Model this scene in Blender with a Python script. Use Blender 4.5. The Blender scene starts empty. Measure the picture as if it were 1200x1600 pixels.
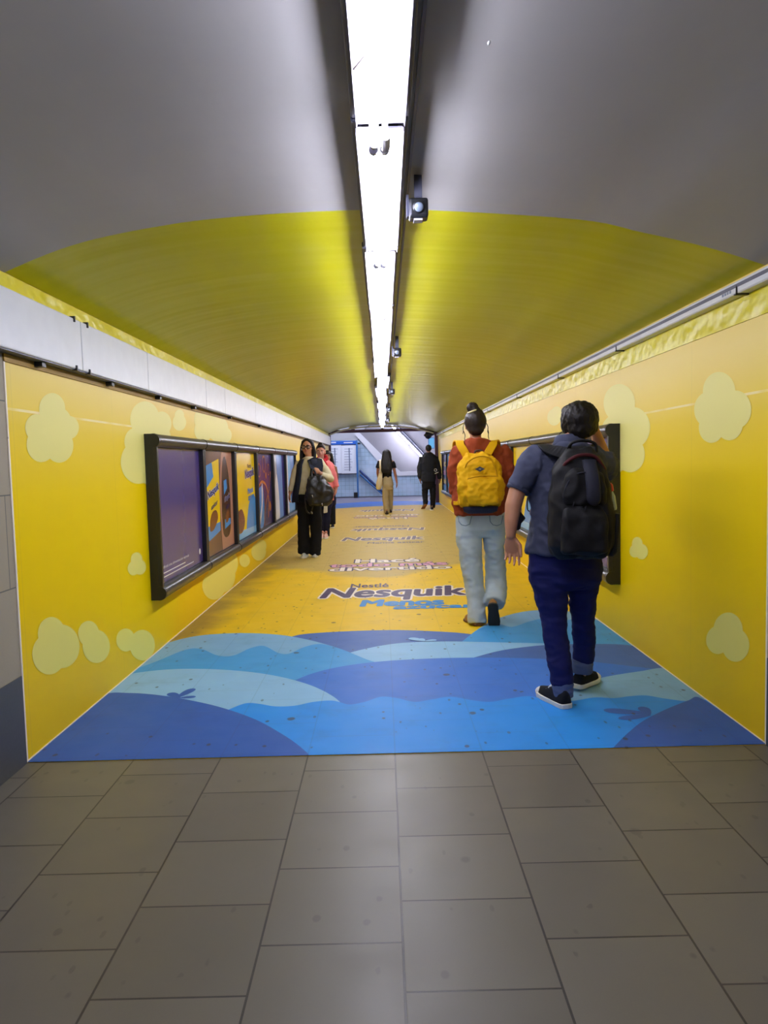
import bpy, bmesh, math, random
from mathutils import Vector, Matrix, noise
random.seed(7)
SC = bpy.context.scene
COL = SC.collection
V = Vector
PI = math.pi

# ------------------------------------------------------------------ camera
FPX = 1155.0                       # focal length in pixels of the 1200x1600 frame
PITCH = math.atan(80 / FPX)
ROLL = math.radians(1.4)
EYE = 1.32
cd = bpy.data.cameras.new('camera')
cam = bpy.data.objects.new('camera', cd)
COL.objects.link(cam)
cd.sensor_fit = 'VERTICAL'
cd.sensor_height = 36.0
cd.sensor_width = 27.0
cd.lens = FPX / 1600 * 36.0
cd.clip_start = 0.02
cam.matrix_world = Matrix.Translation((0, 0, EYE)) @ Matrix.Rotation(PI / 2 - PITCH, 4, 'X') @ Matrix.Rotation(-ROLL, 4, 'Z')
SC.camera = cam

def ray(x, y):
    u, v = x - 600, 800 - y
    c, s = math.cos(ROLL), math.sin(ROLL)
    u, v = u * c + v * s, -u * s + v * c
    return V((u, FPX * math.cos(PITCH) + v * math.sin(PITCH), v * math.cos(PITCH) - FPX * math.sin(PITCH)))
def fl(x, y, z=0.0):               # survey point on the floor
    d = ray(x, y); t = (z - EYE) / d.z
    return V((d.x * t, d.y * t, z))
def at(x, y, Y):                   # survey point at distance Y down the passage
    d = ray(x, y); t = Y / d.y
    return V((d.x * t, Y, EYE + d.z * t))
def onx(x, y, X):                  # survey point on a side wall
    d = ray(x, y); t = X / d.x
    return V((X, d.y * t, EYE + d.z * t))

# ------------------------------------------------------------------ scene objects
def link(o, parent=None):
    COL.objects.link(o)
    if parent: o.parent = parent
    return o
def tag(o, label=None, cat=None, group=None, kind=None):
    if label: o['label'] = label
    if cat: o['category'] = cat
    if group: o['group'] = group
    if kind: o['kind'] = kind
    return o
ORG = {}
def thing(name, label, cat, loc, group=None):
    o = link(bpy.data.objects.new(name, None))
    o.location = loc; o.empty_display_size = .1
    ORG[o.name] = V(loc)
    return tag(o, label, cat, group)
def org(o):
    return ORG.get(o.name, V((0, 0, 0))) if o else V((0, 0, 0))
def put(name, me, mats, parent=None, smooth=True):
    """link a mesh given in world coordinates as ONE object under parent"""
    off = org(parent)
    if off.length: me.transform(Matrix.Translation(-off))
    if not isinstance(mats, (list, tuple)): mats = [mats]
    idx = [p.material_index for p in me.polygons] if len(mats) > 1 else None
    me.materials.clear()
    for m in mats: me.materials.append(m)
    if idx: me.polygons.foreach_set('material_index', idx)
    if smooth and len(me.polygons):
        me.polygons.foreach_set('use_smooth', [True] * len(me.polygons))
    o = link(bpy.data.objects.new(name, me), parent)
    ORG[o.name] = off
    return o
def fin(name, bm, mats, parent=None, smooth=False, bevel=0, seg=2):
    bmesh.ops.recalc_face_normals(bm, faces=bm.faces[:])
    me = bpy.data.meshes.new(name); bm.to_mesh(me); bm.free()
    o = put(name, me, mats, parent, smooth)
    if bevel:
        b = o.modifiers.new('bevel', 'BEVEL'); b.width = bevel; b.segments = seg; b.limit_method = 'ANGLE'; b.angle_limit = .6
    return o
def blob(name, bm, mat, parent=None, vox=.01, it=4, fn=None, fac=.5):
    """closed volumes in bm grown together into one continuous surface"""
    bmesh.ops.recalc_face_normals(bm, faces=bm.faces[:])
    me = bpy.data.meshes.new(name); bm.to_mesh(me); bm.free()
    t = link(bpy.data.objects.new('tmp', me))
    r = t.modifiers.new('r', 'REMESH'); r.mode = 'VOXEL'; r.voxel_size = vox
    if it:
        s = t.modifiers.new('s', 'SMOOTH'); s.factor = fac; s.iterations = it
    dg = bpy.context.evaluated_depsgraph_get()
    m2 = bpy.data.meshes.new_from_object(t.evaluated_get(dg))
    bpy.data.objects.remove(t); bpy.data.meshes.remove(me)
    m2.name = name
    if fn:
        ns = [v.normal.copy() for v in m2.vertices]
        for v, n in zip(m2.vertices, ns):
            v.co = v.co + n * fn(v.co, n)
    return put(name, m2, mat, parent, True)

# ------------------------------------------------------------------ shapes
def box(bm, lo, hi):
    vs = [bm.verts.new((x, y, z)) for x in (lo[0], hi[0]) for y in (lo[1], hi[1]) for z in (lo[2], hi[2])]
    for f in ((0, 1, 3, 2), (4, 6, 7, 5), (0, 4, 5, 1), (2, 3, 7, 6), (0, 2, 6, 4), (1, 5, 7, 3)):
        bm.faces.new([vs[i] for i in f])
def rings(bm, R, closed=True):
    L = [[bm.verts.new(p) for p in r] for r in R]
    n = len(L[0])
    for a, b in zip(L, L[1:]):
        for i in range(n):
            j = (i + 1) % n
            bm.faces.new((a[i], a[j], b[j], b[i]))
    if closed:
        bm.faces.new(L[0][::-1]); bm.faces.new(L[-1])
    return L
def oval(c, ux, uy, rx, ry, n=18, p=2.0):
    out = []
    for i in range(n):
        a = 2 * PI * i / n
        ca, sa = math.cos(a), math.sin(a)
        k = 2.0 / p
        out.append(V(c) + ux * rx * math.copysign(abs(ca) ** k, ca) + uy * ry * math.copysign(abs(sa) ** k, sa))
    return out
def loft(bm, secs, n=20, p=2.0):
    """secs: (centre, ux, uy, rx, ry)"""
    rings(bm, [oval(c, ux, uy, rx, ry, n, p) for c, ux, uy, rx, ry in secs])
def tube(bm, pts, rads, n=14, ref=None, rnd=True, p=2.0):
    """tapered tube along pts; rads floats or (r along ref, r across)"""
    pts = [V(q) for q in pts]
    ref = V(ref) if ref else V((0, 1, .05))
    R = []
    m = len(pts)
    for i, q in enumerate(pts):
        t = (pts[min(i + 1, m - 1)] - pts[max(i - 1, 0)])
        if t.length < 1e-7: t = V((0, 0, 1))
        t.normalize()
        u = ref - t * ref.dot(t)
        if u.length < 1e-3: u = t.orthogonal()
        u.normalize(); w = t.cross(u)
        r = rads[i] if i < len(rads) else rads[-1]
        ru, rw = r if isinstance(r, tuple) else (r, r)
        if rnd and i == 0:
            for k in (.92, .65, .3):
                h = math.sqrt(1 - k * k)
                R.append(oval(q - t * min(ru, rw) * k, u, w, ru * h, rw * h, n, p))
        R.append(oval(q, u, w, ru, rw, n, p))
        if rnd and i == m - 1:
            for k in (.3, .65, .92):
                h = math.sqrt(1 - k * k)
                R.append(oval(q + t * min(ru, rw) * k, u, w, ru * h, rw * h, n, p))
    rings(bm, R)
def ball(bm, c, r, f=None, up=None, n=16, m=10):
    """ellipsoid; r = (side, forward, up) radii in the frame f / up"""
    f = V(f).normalized() if f else V((0, 1, 0)); up = V(up) if up else V((0, 0, 1))
    s = f.cross(up).normalized(); up = s.cross(f).normalized()
    R = []
    for i in range(1, m):
        a = -PI / 2 + PI * i / m
        R.append(oval(V(c) + up * r[2] * math.sin(a), s, f, r[0] * math.cos(a), r[1] * math.cos(a), n))
    rings(bm, R)
def spline(pts, k=8, closed=False):
    pts = [V(p) for p in pts]; n = len(pts); out = []
    for i in range(n if closed else n - 1):
        g = (lambda j: pts[j % n]) if closed else (lambda j: pts[max(0, min(n - 1, j))])
        a, b, c, d = g(i - 1), g(i), g(i + 1), g(i + 2)
        for s in range(k):
            t = s / k
            out.append(.5 * ((2 * b) + (c - a) * t + (2 * a - 5 * b + 4 * c - d) * t * t + (3 * b - a - 3 * c + d) * t ** 3))
    if not closed: out.append(pts[-1])
    return out
def poly(bm, pts):
    return bm.faces.new([bm.verts.new(p) for p in pts])
def flat(name, pts, mat, parent):
    bm = bmesh.new(); f = poly(bm, pts)
    bmesh.ops.triangulate(bm, faces=[f])
    return fin(name, bm, mat, parent)
def band(bm, pts, nors, w, th, k=6):
    """strap lying on a surface: nors are the outward normals along the path"""
    P = spline(pts, k); N = spline(nors, k); R = []; m = len(P)
    for i, q in enumerate(P):
        t = (P[min(i + 1, m - 1)] - P[max(i - 1, 0)]).normalized(); n = N[i].normalized()
        s = t.cross(n).normalized(); n = s.cross(t).normalized()
        ww = w if not isinstance(w, (list, tuple)) else w[0] + (w[1] - w[0]) * min(1, max(0, (i / m - w[2]) / .15))
        R.append([q + s * ww / 2 - n * th / 2, q + s * ww / 2 + n * th / 2, q - s * ww / 2 + n * th / 2, q - s * ww / 2 - n * th / 2])
    rings(bm, R)
def ribbon(bm, pts, side, w, th):
    """strap: flat band along pts, wide along side (vector or list)"""
    R = []
    pts = [V(p) for p in pts]; m = len(pts)
    for i, q in enumerate(pts):
        t = (pts[min(i + 1, m - 1)] - pts[max(i - 1, 0)]).normalized()
        s = V(side[i]) if isinstance(side, list) else V(side)
        s = (s - t * s.dot(t)).normalized(); nn = t.cross(s)
        ww = w[i] if isinstance(w, list) else w
        R.append([q + s * ww / 2 - nn * th / 2, q + s * ww / 2 + nn * th / 2, q - s * ww / 2 + nn * th / 2, q - s * ww / 2 - nn * th / 2])
    rings(bm, R)

# ------------------------------------------------------------------ materials
def lin(c):
    return tuple((x / 255 / 12.92) if x / 255 <= .04045 else ((x / 255 + .055) / 1.055) ** 2.4 for x in c)
class NT:
    def __init__(s, name):
        s.m = bpy.data.materials.new(name); s.m.use_nodes = True
        s.t = s.m.node_tree; s.b = s.t.nodes['Principled BSDF']
        s.tc = s.t.nodes.new('ShaderNodeNewGeometry')
        s.pos = s.tc.outputs['Position']
    def n(s, ty, **kw):
        x = s.t.nodes.new(ty)
        for k, v in kw.items():
            if k in x.inputs: 
                s.set(x.inputs[k], v)
            else: setattr(x, k, v)
        return x
    def set(s, i, v):
        if hasattr(v, 'is_output'): s.t.links.new(v, i)
        else: i.default_value = v
    def math(s, op, a, b=0.0, c=0.0):
        x = s.t.nodes.new('ShaderNodeMath'); x.operation = op
        s.set(x.inputs[0], a); s.set(x.inputs[1], b); s.set(x.inputs[2], c)
        return x.outputs[0]
    def mix(s, f, a, b, blend='MIX'):
        x = s.t.nodes.new('ShaderNodeMix'); x.data_type = 'RGBA'; x.blend_type = blend
        s.set(x.inputs[0], f)
        for i, v in ((6, a), (7, b)):
            s.set(x.inputs[i], v if hasattr(v, 'is_output') else tuple(v) + (1,))
        return x.outputs[2]
    def scale(s, v, src=None):
        x = s.t.nodes.new('ShaderNodeVectorMath'); x.operation = 'MULTIPLY'
        s.set(x.inputs[0], src or s.pos); x.inputs[1].default_value = v
        return x.outputs[0]
    def noise(s, sc=5, det=3, vec=None, rough=.5):
        x = s.t.nodes.new('ShaderNodeTexNoise')
        s.set(x.inputs['Vector'], vec or s.pos); x.inputs['Scale'].default_value = sc
        x.inputs['Detail'].default_value = det; x.inputs['Roughness'].default_value = rough
        return x.outputs['Fac']
    def ramp(s, f, a, b):
        x = s.t.nodes.new('ShaderNodeMapRange'); x.clamp = True
        s.set(x.inputs[0], f); x.inputs[1].default_value = a; x.inputs[2].default_value = b
        return x.outputs[0]
    def xyz(s):
        x = s.t.nodes.new('ShaderNodeSeparateXYZ'); s.t.links.new(s.pos, x.inputs[0]); return x.outputs
    def bump(s, h, st=.3, d=.01):
        x = s.t.nodes.new('ShaderNodeBump'); s.set(x.inputs['Height'], h)
        x.inputs['Strength'].default_value = st; x.inputs['Distance'].default_value = d
        s.t.links.new(x.outputs[0], s.b.inputs['Normal'])
    def out(s, col=None, rough=.6, metal=0, spec=.5):
        if col is not None: s.set(s.b.inputs['Base Color'], col if hasattr(col, 'is_output') else tuple(col) + (1,))
        s.set(s.b.inputs['Roughness'], rough); s.b.inputs['Metallic'].default_value = metal
        s.b.inputs['Specular IOR Level'].default_value = spec
        return s.m
def plain(name, rgb, rough=.6, metal=0, var=.12, sc=14, bump=0, bsc=120, spec=.5):
    t = NT(name); c = lin(rgb)
    col = t.mix(t.noise(sc, 4), tuple(x * (1 - var) for x in c), tuple(min(1, x * (1 + var)) for x in c)) if var else c
    if bump: t.bump(t.noise(bsc, 3), bump, .004)
    return t.out(col, rough, metal, spec)
def cloth(name, rgb, rough=.85, var=.18, weave=260, spec=.2):
    t = NT(name); c = lin(rgb)
    a = t.noise(9, 4); w = t.noise(weave, 2)
    col = t.mix(a, tuple(x * (1 - var) for x in c), tuple(min(1, x * (1 + var)) for x in c))
    col = t.mix(t.math('MULTIPLY', w, .35), col, tuple(x * .55 for x in c))
    t.bump(w, .25, .003)
    return t.out(col, rough, 0, spec)

def dirt(t, col, amt=1.0, dark=(.05, .045, .04)):
    """trodden specks and old gum with outlines of their own"""
    v = t.n('ShaderNodeTexVoronoi'); t.set(v.inputs['Vector'], t.scale((1, .8, 1))); v.inputs['Scale'].default_value = 3.1
    w = t.n('ShaderNodeTexVoronoi'); t.set(w.inputs['Vector'], t.scale((1, .7, 1))); w.inputs['Scale'].default_value = 8.7
    nz = t.noise(16, 3)
    d = t.math('SUBTRACT', v.outputs['Distance'], t.math('MULTIPLY', nz, .07))
    a = t.math('SUBTRACT', 1, t.ramp(d, .012, .035))
    pick = t.math('GREATER_THAN', t.noise(2.3, 1), .43)
    d2 = t.math('SUBTRACT', w.outputs['Distance'], t.math('MULTIPLY', nz, .11))
    b = t.math('SUBTRACT', 1, t.ramp(d2, .02, .06))
    m = t.math('MULTIPLY', t.math('MAXIMUM', t.math('MULTIPLY', a, pick), t.math('MULTIPLY', b, t.math('GREATER_THAN', t.noise(1.7, 2), .46))), .75 * amt)
    u = t.n('ShaderNodeTexVoronoi'); t.set(u.inputs['Vector'], t.scale((1, .45, 1))); u.inputs['Scale'].default_value = 15
    d3 = t.math('SUBTRACT', u.outputs['Distance'], t.math('MULTIPLY', t.noise(31, 3), .14))
    m = t.math('MAXIMUM', m, t.math('MULTIPLY', t.math('MULTIPLY', t.math('SUBTRACT', 1, t.ramp(d3, .02, .06)), t.math('GREATER_THAN', t.noise(1.3, 3), .5)), .55 * amt))
    s = t.math('MULTIPLY', t.ramp(t.noise(3.5, 6, None, .7), .52, .75), .16 * amt)
    col = t.mix(s, col, dark)
    return t.mix(m, col, dark)
def vinyl(name, rgb, rough=.42, worn=None):
    t = NT(name); c = lin(rgb)
    x = t.xyz()
    col = t.mix(t.noise(4, 3), tuple(k * .93 for k in c), tuple(min(1, k * 1.06) for k in c))
    if worn:       # the older, scuffed sheet farther on, plus scuffed margins along the walls
        e = t.math('ADD', x[1], t.math('MULTIPLY', t.math('ABSOLUTE', t.math('ADD', x[0], .1)), -.9))
        e = t.math('ADD', e, t.math('MULTIPLY', t.noise(1.1, 4), 1.2))
        col = t.mix(t.math('MULTIPLY', t.ramp(e, 8.75, 9.0), .9), col, lin(worn))
        side = t.math('ADD', t.math('MULTIPLY', x[0], -1), t.math('MULTIPLY', t.noise(2.2, 5), .55))
        col = t.mix(t.math('MULTIPLY', t.ramp(side, 1.55, 1.85), .75), col, lin((112, 94, 56)))
    br = t.n('ShaderNodeTexBrick'); br.offset = .5
    cb = t.n('ShaderNodeCombineXYZ'); t.set(cb.inputs[0], t.math('ADD', x[1], 3.978)); t.set(cb.inputs[1], t.math('ADD', x[0], 4.300))
    t.set(br.inputs['Vector'], cb.outputs[0]); br.inputs['Scale'].default_value = 1
    br.inputs['Brick Width'].default_value = .382; br.inputs['Row Height'].default_value = .393; br.inputs['Mortar Size'].default_value = .003
    col = t.mix(t.math('MULTIPLY', br.outputs['Fac'], .15), col, (.05, .05, .06))
    col = dirt(t, col)
    return t.out(col, t.math('ADD', rough, t.math('MULTIPLY', t.noise(6, 4), .18)), 0, .2)

M = {}
EXPO = 0.0
# ------------------------------------------------------------------ material set
def mk_floor_tile():
    t = NT('grey_floor_tile'); x = t.xyz()
    br = t.n('ShaderNodeTexBrick'); br.offset = .5
    cb = t.n('ShaderNodeCombineXYZ'); t.set(cb.inputs[0], t.math('ADD', x[1], 3.978)); t.set(cb.inputs[1], t.math('ADD', x[0], 4.300))
    t.set(br.inputs['Vector'], cb.outputs[0]); br.inputs['Scale'].default_value = 1
    br.inputs['Brick Width'].default_value = .382; br.inputs['Row Height'].default_value = .393
    br.inputs['Mortar Size'].default_value = .0034; br.inputs['Mortar Smooth'].default_value = .1
    br.inputs['Color1'].default_value = lin((108, 103, 90)) + (1,); br.inputs['Color2'].default_value = lin((98, 93, 81)) + (1,)
    br.inputs['Mortar'].default_value = lin((26, 22, 18)) + (1,)
    fine = t.noise(230, 2)
    col = t.mix(t.math('MULTIPLY', fine, .35), br.outputs['Color'], (.10, .09, .08))
    col = t.mix(t.math('MULTIPLY', t.ramp(t.noise(1.8, 5), .45, .8), .35), col, (.12, .105, .085))
    col = dirt(t, col, .55)
    t.bump(t.math('SUBTRACT', 1, br.outputs['Fac']), .5, .003)
    return t.out(col, t.math('ADD', .30, t.math('MULTIPLY', t.noise(5, 4), .2)), 0, .4)
def mk_stone():
    t = NT('grey_stone_panels'); x = t.xyz()
    br = t.n('ShaderNodeTexBrick'); br.offset = .5
    cb = t.n('ShaderNodeCombineXYZ'); t.set(cb.inputs[0], t.math('ADD', x[1], 10)); t.set(cb.inputs[1], t.math('ADD', x[2], .02))
    t.set(br.inputs['Vector'], cb.outputs[0]); br.inputs['Scale'].default_value = 1
    br.inputs['Brick Width'].default_value = .8; br.inputs['Row Height'].default_value = .41; br.inputs['Mortar Size'].default_value = .003
    br.inputs['Color1'].default_value = lin((162, 152, 130)) + (1,); br.inputs['Color2'].default_value = lin((154, 144, 124)) + (1,)
    br.inputs['Mortar'].default_value = lin((80, 80, 78)) + (1,)
    col = t.mix(t.math('MULTIPLY', t.noise(160, 3), .3), br.outputs['Color'], (.2, .2, .19))
    return t.out(col, .6)
def mk_print(name, off):
    """printed wall vinyl: cream at the top running into strong yellow, joined in sheets"""
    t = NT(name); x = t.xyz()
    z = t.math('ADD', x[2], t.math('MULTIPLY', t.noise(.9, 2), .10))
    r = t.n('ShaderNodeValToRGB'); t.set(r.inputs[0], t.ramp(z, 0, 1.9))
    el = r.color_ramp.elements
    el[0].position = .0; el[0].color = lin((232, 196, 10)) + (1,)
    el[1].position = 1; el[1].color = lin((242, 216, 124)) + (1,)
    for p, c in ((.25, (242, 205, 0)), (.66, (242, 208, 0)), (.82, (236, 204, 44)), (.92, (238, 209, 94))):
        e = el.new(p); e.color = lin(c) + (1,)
    seam = t.math('ABSOLUTE', t.math('SUBTRACT', t.math('FRACT', t.math('DIVIDE', t.math('ADD', x[1], off), 1.22)), .5))
    sm = t.math('GREATER_THAN', seam, .4985)
    line = t.math('LESS_THAN', t.math('ABSOLUTE', t.math('SUBTRACT', x[2], t.math('ADD', 1.595, t.math('MULTIPLY', x[1], -.002)))), .006)
    line = t.math('MULTIPLY', line, t.ramp(t.noise(2.2, 2, t.scale((0, 1, 0))), .38, .55))
    line = t.math('MULTIPLY', line, t.math('LESS_THAN', x[1], 5.0))
    col = t.mix(t.math('MULTIPLY', sm, .18), r.outputs[0], (.3, .25, .1))
    col = t.mix(t.math('MULTIPLY', line, .55), col, lin((255, 244, 200)))  # lengthwise seam overlap, its broken glint painted in as pale colour
    t.bump(t.noise(7, 2, t.scale((1, 1, .35))), .08, .02)
    return t.out(col, .42, 0, .14)
def mk_ceiling(name, rgb, rough, ripple, spec=.5, blot=.16, tint=None, dirn=(.12, 1.7, .12)):
    t = NT(name); c = lin(rgb)
    if tint: t.b.inputs['Specular Tint'].default_value = tint + (1,)
    a = t.noise(1.6, 5, t.scale((1, .6, 1)))
    col = t.mix(a, tuple(k * (1 - blot) for k in c), tuple(min(1, k * (1 + blot)) for k in c))
    st = t.ramp(t.noise(5, 4, t.scale((1.2, .35, 1.2)), .65), .5, .85)
    col = t.mix(t.math('MULTIPLY', st, .06), col, (.6, .6, .58))
    w = t.noise(3.2, 1.5, t.scale(dirn))
    t.bump(w, ripple, .03)
    return t.out(col, t.math('ADD', rough, t.math('MULTIPLY', t.noise(2.2, 3), .06)), 0, spec)
def mk_tiles(name, rgb, sz):
    t = NT(name); x = t.xyz()
    br = t.n('ShaderNodeTexBrick'); br.offset = 0
    cb = t.n('ShaderNodeCombineXYZ'); t.set(cb.inputs[0], t.math('ADD', x[0], 20)); t.set(cb.inputs[1], x[2])
    t.set(br.inputs['Vector'], cb.outputs[0]); br.inputs['Scale'].default_value = 1
    br.inputs['Brick Width'].default_value = sz; br.inputs['Row Height'].default_value = sz; br.inputs['Mortar Size'].default_value = .006
    c = lin(rgb)
    br.inputs['Color1'].default_value = c + (1,); br.inputs['Color2'].default_value = tuple(k * .88 for k in c) + (1,)
    br.inputs['Mortar'].default_value = tuple(k * .6 for k in c) + (1,)
    col = t.mix(t.ramp(t.noise(1.1, 3), .45, .7), br.outputs['Color'], lin((196, 216, 236)))
    return t.out(col, .16, 0, .5)
def emit(name, rgb, st):
    t = NT(name)
    t.out((.9, .9, .9), .5)
    t.b.inputs['Emission Color'].default_value = lin(rgb) + (1,)
    t.b.inputs['Emission Strength'].default_value = st
    return t.m
TUBE = 70.0
M.update(
    tile=mk_floor_tile(), stone=mk_stone(), skirt=plain('dark_skirting_stone', (70, 72, 76), .5, var=.15, sc=60),
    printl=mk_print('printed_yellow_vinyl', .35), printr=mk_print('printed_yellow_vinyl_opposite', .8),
    ceilg=mk_ceiling('grey_ceiling_paint', (148, 146, 146), .44, .06),
    ceily=mk_ceiling('yellow_ceiling_film', (166, 164, 0), .285, .28, .75, .10, (1, .92, .25)),
    foil=mk_ceiling('crumpled_yellow_film', (226, 212, 30), .3, .55, .5, .2, None, (2.2, 2.6, 3.4)),
    duct=plain('white_painted_metal', (214, 216, 220), .38, .0, var=.08, sc=9, bump=.06, bsc=25),
    white=plain('white_enamel', (216, 212, 232), .35, var=.03), shade=plain('dark_fixture_metal', (70, 72, 88), .45, .3),
    lamp=emit('fluorescent_glow', (235, 236, 255), TUBE), tubeoff=plain('unlit_tube_glass', (205, 205, 222), .2, var=0),
    socket=plain('grey_lamp_socket', (206, 204, 216), .45), steel=plain('dark_steel', (42, 43, 46), .38, .5),
    black=plain('black_plastic', (22, 22, 24), .4, var=.05), rail=plain('dark_grey_rail', (66, 66, 68), .3, .6, var=.06),
    lens=plain('lens_glass', (150, 165, 190), .08, .2, var=0), purple=plain('dark_purple_steel', (76, 48, 82), .45, .2),
    btile=mk_tiles('pale_blue_wall_tile', (176, 204, 224), .15), wpaint=plain('white_wall_paint', (224, 226, 232), .6, var=.05, sc=3),
    gpaint=plain('grey_soffit_paint', (158, 156, 164), .5, var=.1, sc=3), hallfloor=plain('grey_hall_floor', (120, 114, 128), .35, var=.1, sc=5),
    bluepost=plain('blue_steel', (52, 110, 172), .4, .1, var=.05), signblue=plain('sign_blue', (28, 92, 190), .4, var=0),
    signwhite=plain('sign_white', (226, 232, 240), .4, var=0), signink=plain('sign_ink', (110, 122, 142), .5, var=0),
    handrail=plain('navy_handrail', (38, 60, 110), .3, .3), cyan=plain('cyan_panel', (112, 190, 220), .3, var=.05),
    # printed sheets underfoot
    vy=vinyl('yellow_floor_vinyl', (228, 188, 14), .46, (190, 164, 88)),
    h_sky=vinyl('sky_blue_print', (40, 140, 230)), h_pale=vinyl('pale_blue_print', (136, 184, 224)), h_mid=vinyl('mid_blue_print', (54, 112, 204)),
    h_navy=vinyl('deep_blue_print', (48, 92, 172)), h_slate=vinyl('slate_blue_print', (64, 100, 168)), h_wave=vinyl('wave_blue_print', (66, 150, 214)),
    h_grey=vinyl('greyed_blue_print', (122, 170, 208)),
    ink=vinyl('dark_purple_print', (62, 44, 78)), inkw=vinyl('cream_white_print', (244, 232, 214)), inkb=vinyl('blue_lettering_print', (44, 130, 196)),
    inkp=vinyl('pink_print', (222, 160, 186)), inkfade=vinyl('faded_dark_print', (112, 98, 108)), inkfadew=vinyl('faded_cream_print', (224, 206, 168)),
    inkfadep=vinyl('faded_pink_print', (178, 138, 128)),
    cloud=None)
def mk_cloud():
    t = NT('printed_cloud_cream'); x = t.xyz()
    col = t.mix(t.ramp(x[2], .3, 1.5), lin((236, 226, 112)), lin((236, 226, 136)))
    return t.out(col, .42, 0, .14)
M['cloud'] = mk_cloud()

XL, XR = -1.64, 1.70
Y0, YV, YE = -3.2, 3.25, 22.6
ZT = 2.22
# ------------------------------------------------------------------ the passage
def struct(o): return tag(o, kind='structure')
bm = bmesh.new(); box(bm, (XL - .2, Y0 - .2, -.12), (XR + .2, YE + .1, 0)); struct(fin('floor', bm, M['tile']))
PROF = spline([(XL - .16, 0, 2.10), (XL - .03, 0, 2.172), (-1.32, 0, 2.298), (-.9, 0, 2.373), (-.53, 0, 2.403), (-.14, 0, 2.414), (.2, 0, 2.408), (.875, 0, 2.352), (1.157, 0, 2.29), (1.44, 0, 2.22), (XR + .02, 0, 2.128), (XR + .16, 0, 2.06)], 6)
def vault(y0, y1, up, n):
    bm = bmesh.new()
    R = []
    for i in range(n + 1):
        y = y0 + (y1 - y0) * i / n
        R.append([V((p.x, y, p.z)) for p in PROF] + [V((p.x, y, p.z + up)) for p in PROF[::-1]])
    rings(bm, R)
    bmesh.ops.recalc_face_normals(bm, faces=bm.faces[:])
    return bm
c = struct(fin('ceiling', vault(Y0, YV + .06, .12, 3), M['ceilg'], None, True))
cy = fin('ceiling', vault(YV + .06, YE, .12, 24), M['ceily'], None, True); struct(cy)
for o in (c, cy):
    o.modifiers.new('e', 'EDGE_SPLIT').split_angle = 1.0
def wall(name, xin, xout, mat_print, kids):
    bm = bmesh.new()
    box(bm, (min(xin, xout), Y0, 0), (max(xin, xout), YV, ZT)); n1 = len(bm.faces)
    box(bm, (min(xin, xout), YV, 0), (max(xin, xout), YE, ZT))
    bm.faces.ensure_lookup_table()
    for f in bm.faces[n1:]: f.material_index = 1
    return struct(fin(name, bm, [M['stone'], mat_print]))
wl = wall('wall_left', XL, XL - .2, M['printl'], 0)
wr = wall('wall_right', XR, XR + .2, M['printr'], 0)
bm = bmesh.new(); box(bm, (XL - .2, Y0 - .2, 0), (XR + .2, Y0, 2.6)); struct(fin('wall_back', bm, M['stone']))
bm = bmesh.new(); box(bm, (XL, Y0, 0), (XL + .006, YV - .004, .40)); struct(fin('baseboard_left', bm, M['skirt']))
bm = bmesh.new(); box(bm, (XR - .006, Y0, 0), (XR, YV - .004, .40)); struct(fin('baseboard_right', bm, M['skirt']))
# thin cut edge of the wall print on both sides, and the yellow film folded over the wall head
bm = bmesh.new(); box(bm, (XL, YV, 0), (XL + .004, YV + .012, 1.8)); box(bm, (XL, YV, 0), (XL + .005, YE, .008)); struct(fin('trim_1', bm, M['inkw']))
bm = bmesh.new(); box(bm, (XR - .004, YV, 0), (XR, YV + .012, 1.9)); box(bm, (XR - .005, YV, 0), (XR, YE, .008)); struct(fin('trim_2', bm, M['inkw']))
bm = bmesh.new(); box(bm, (XR - .006, YV, 1.925), (XR, YE, 2.06)); struct(fin('trim_3', bm, M['foil']))
bm = bmesh.new(); box(bm, (XL, YV, 2.08), (XL + .006, YE, 2.18)); struct(fin('trim_4', bm, M['foil']))

# printed clouds on the two wall prints
def cloud(wallo, X, sgn, circ):
    """overlapping round puffs printed on the wall, surveyed as (px, py, r px)"""
    bm = bmesh.new()
    for k, (qx, qy, r) in enumerate(circ):
        ring = []
        for i in range(40):
            a = 2 * PI * i / 40; p = onx(qx + r * .82 * math.cos(a), qy + r * math.sin(a), X)
            ring.append(bm.verts.new((X + sgn * (.0015 + .0001 * k), max(p.y, YV + .02), min(max(p.z, .01), 1.79 if sgn > 0 else 1.91))))
        try: bm.faces.new(ring)
        except ValueError: pass
    fin('printed_cloud', bm, M['cloud'], wallo)
for cc in ([(81, 639, 25), (56, 668, 21), (64, 694, 28), (92, 696, 27), (88, 665, 30), (108, 668, 18)],
           [(226, 655, 28), (252, 662, 19), (212, 690, 22), (216, 722, 34), (236, 735, 24), (238, 690, 36)],
           [(280, 649, 9), (280, 660, 13)], [(322, 655, 23), (318, 672, 18), (340, 670, 20), (352, 680, 12)], [(213, 874, 11), (208, 888, 11), (218, 886, 12)],
           [(80, 990, 26), (76, 1022, 32), (96, 1010, 34)], [(150, 1010, 26), (138, 990, 20)], [(196, 1000, 18), (222, 1008, 24)],
           [(346, 900, 26), (334, 915, 22), (352, 880, 24)], [(404, 862, 14), (408, 853, 10)], [(382, 876, 10)]):
    cloud(wl, XL, 1, cc)
for cc in ([(1124, 612, 31), (1150, 640, 30), (1108, 640, 28), (1112, 668, 24), (1140, 662, 26)], [(968, 630, 30), (990, 668, 32), (966, 680, 34), (985, 710, 28), (962, 715, 24)],
           [(996, 849, 10), (992, 861, 10), (1003, 862, 12)], [(1138, 985, 28), (1150, 1008, 26), (1122, 1000, 22)], [(866, 652, 13), (870, 645, 10)]):
    cloud(wr, XR, -1, cc)

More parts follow.
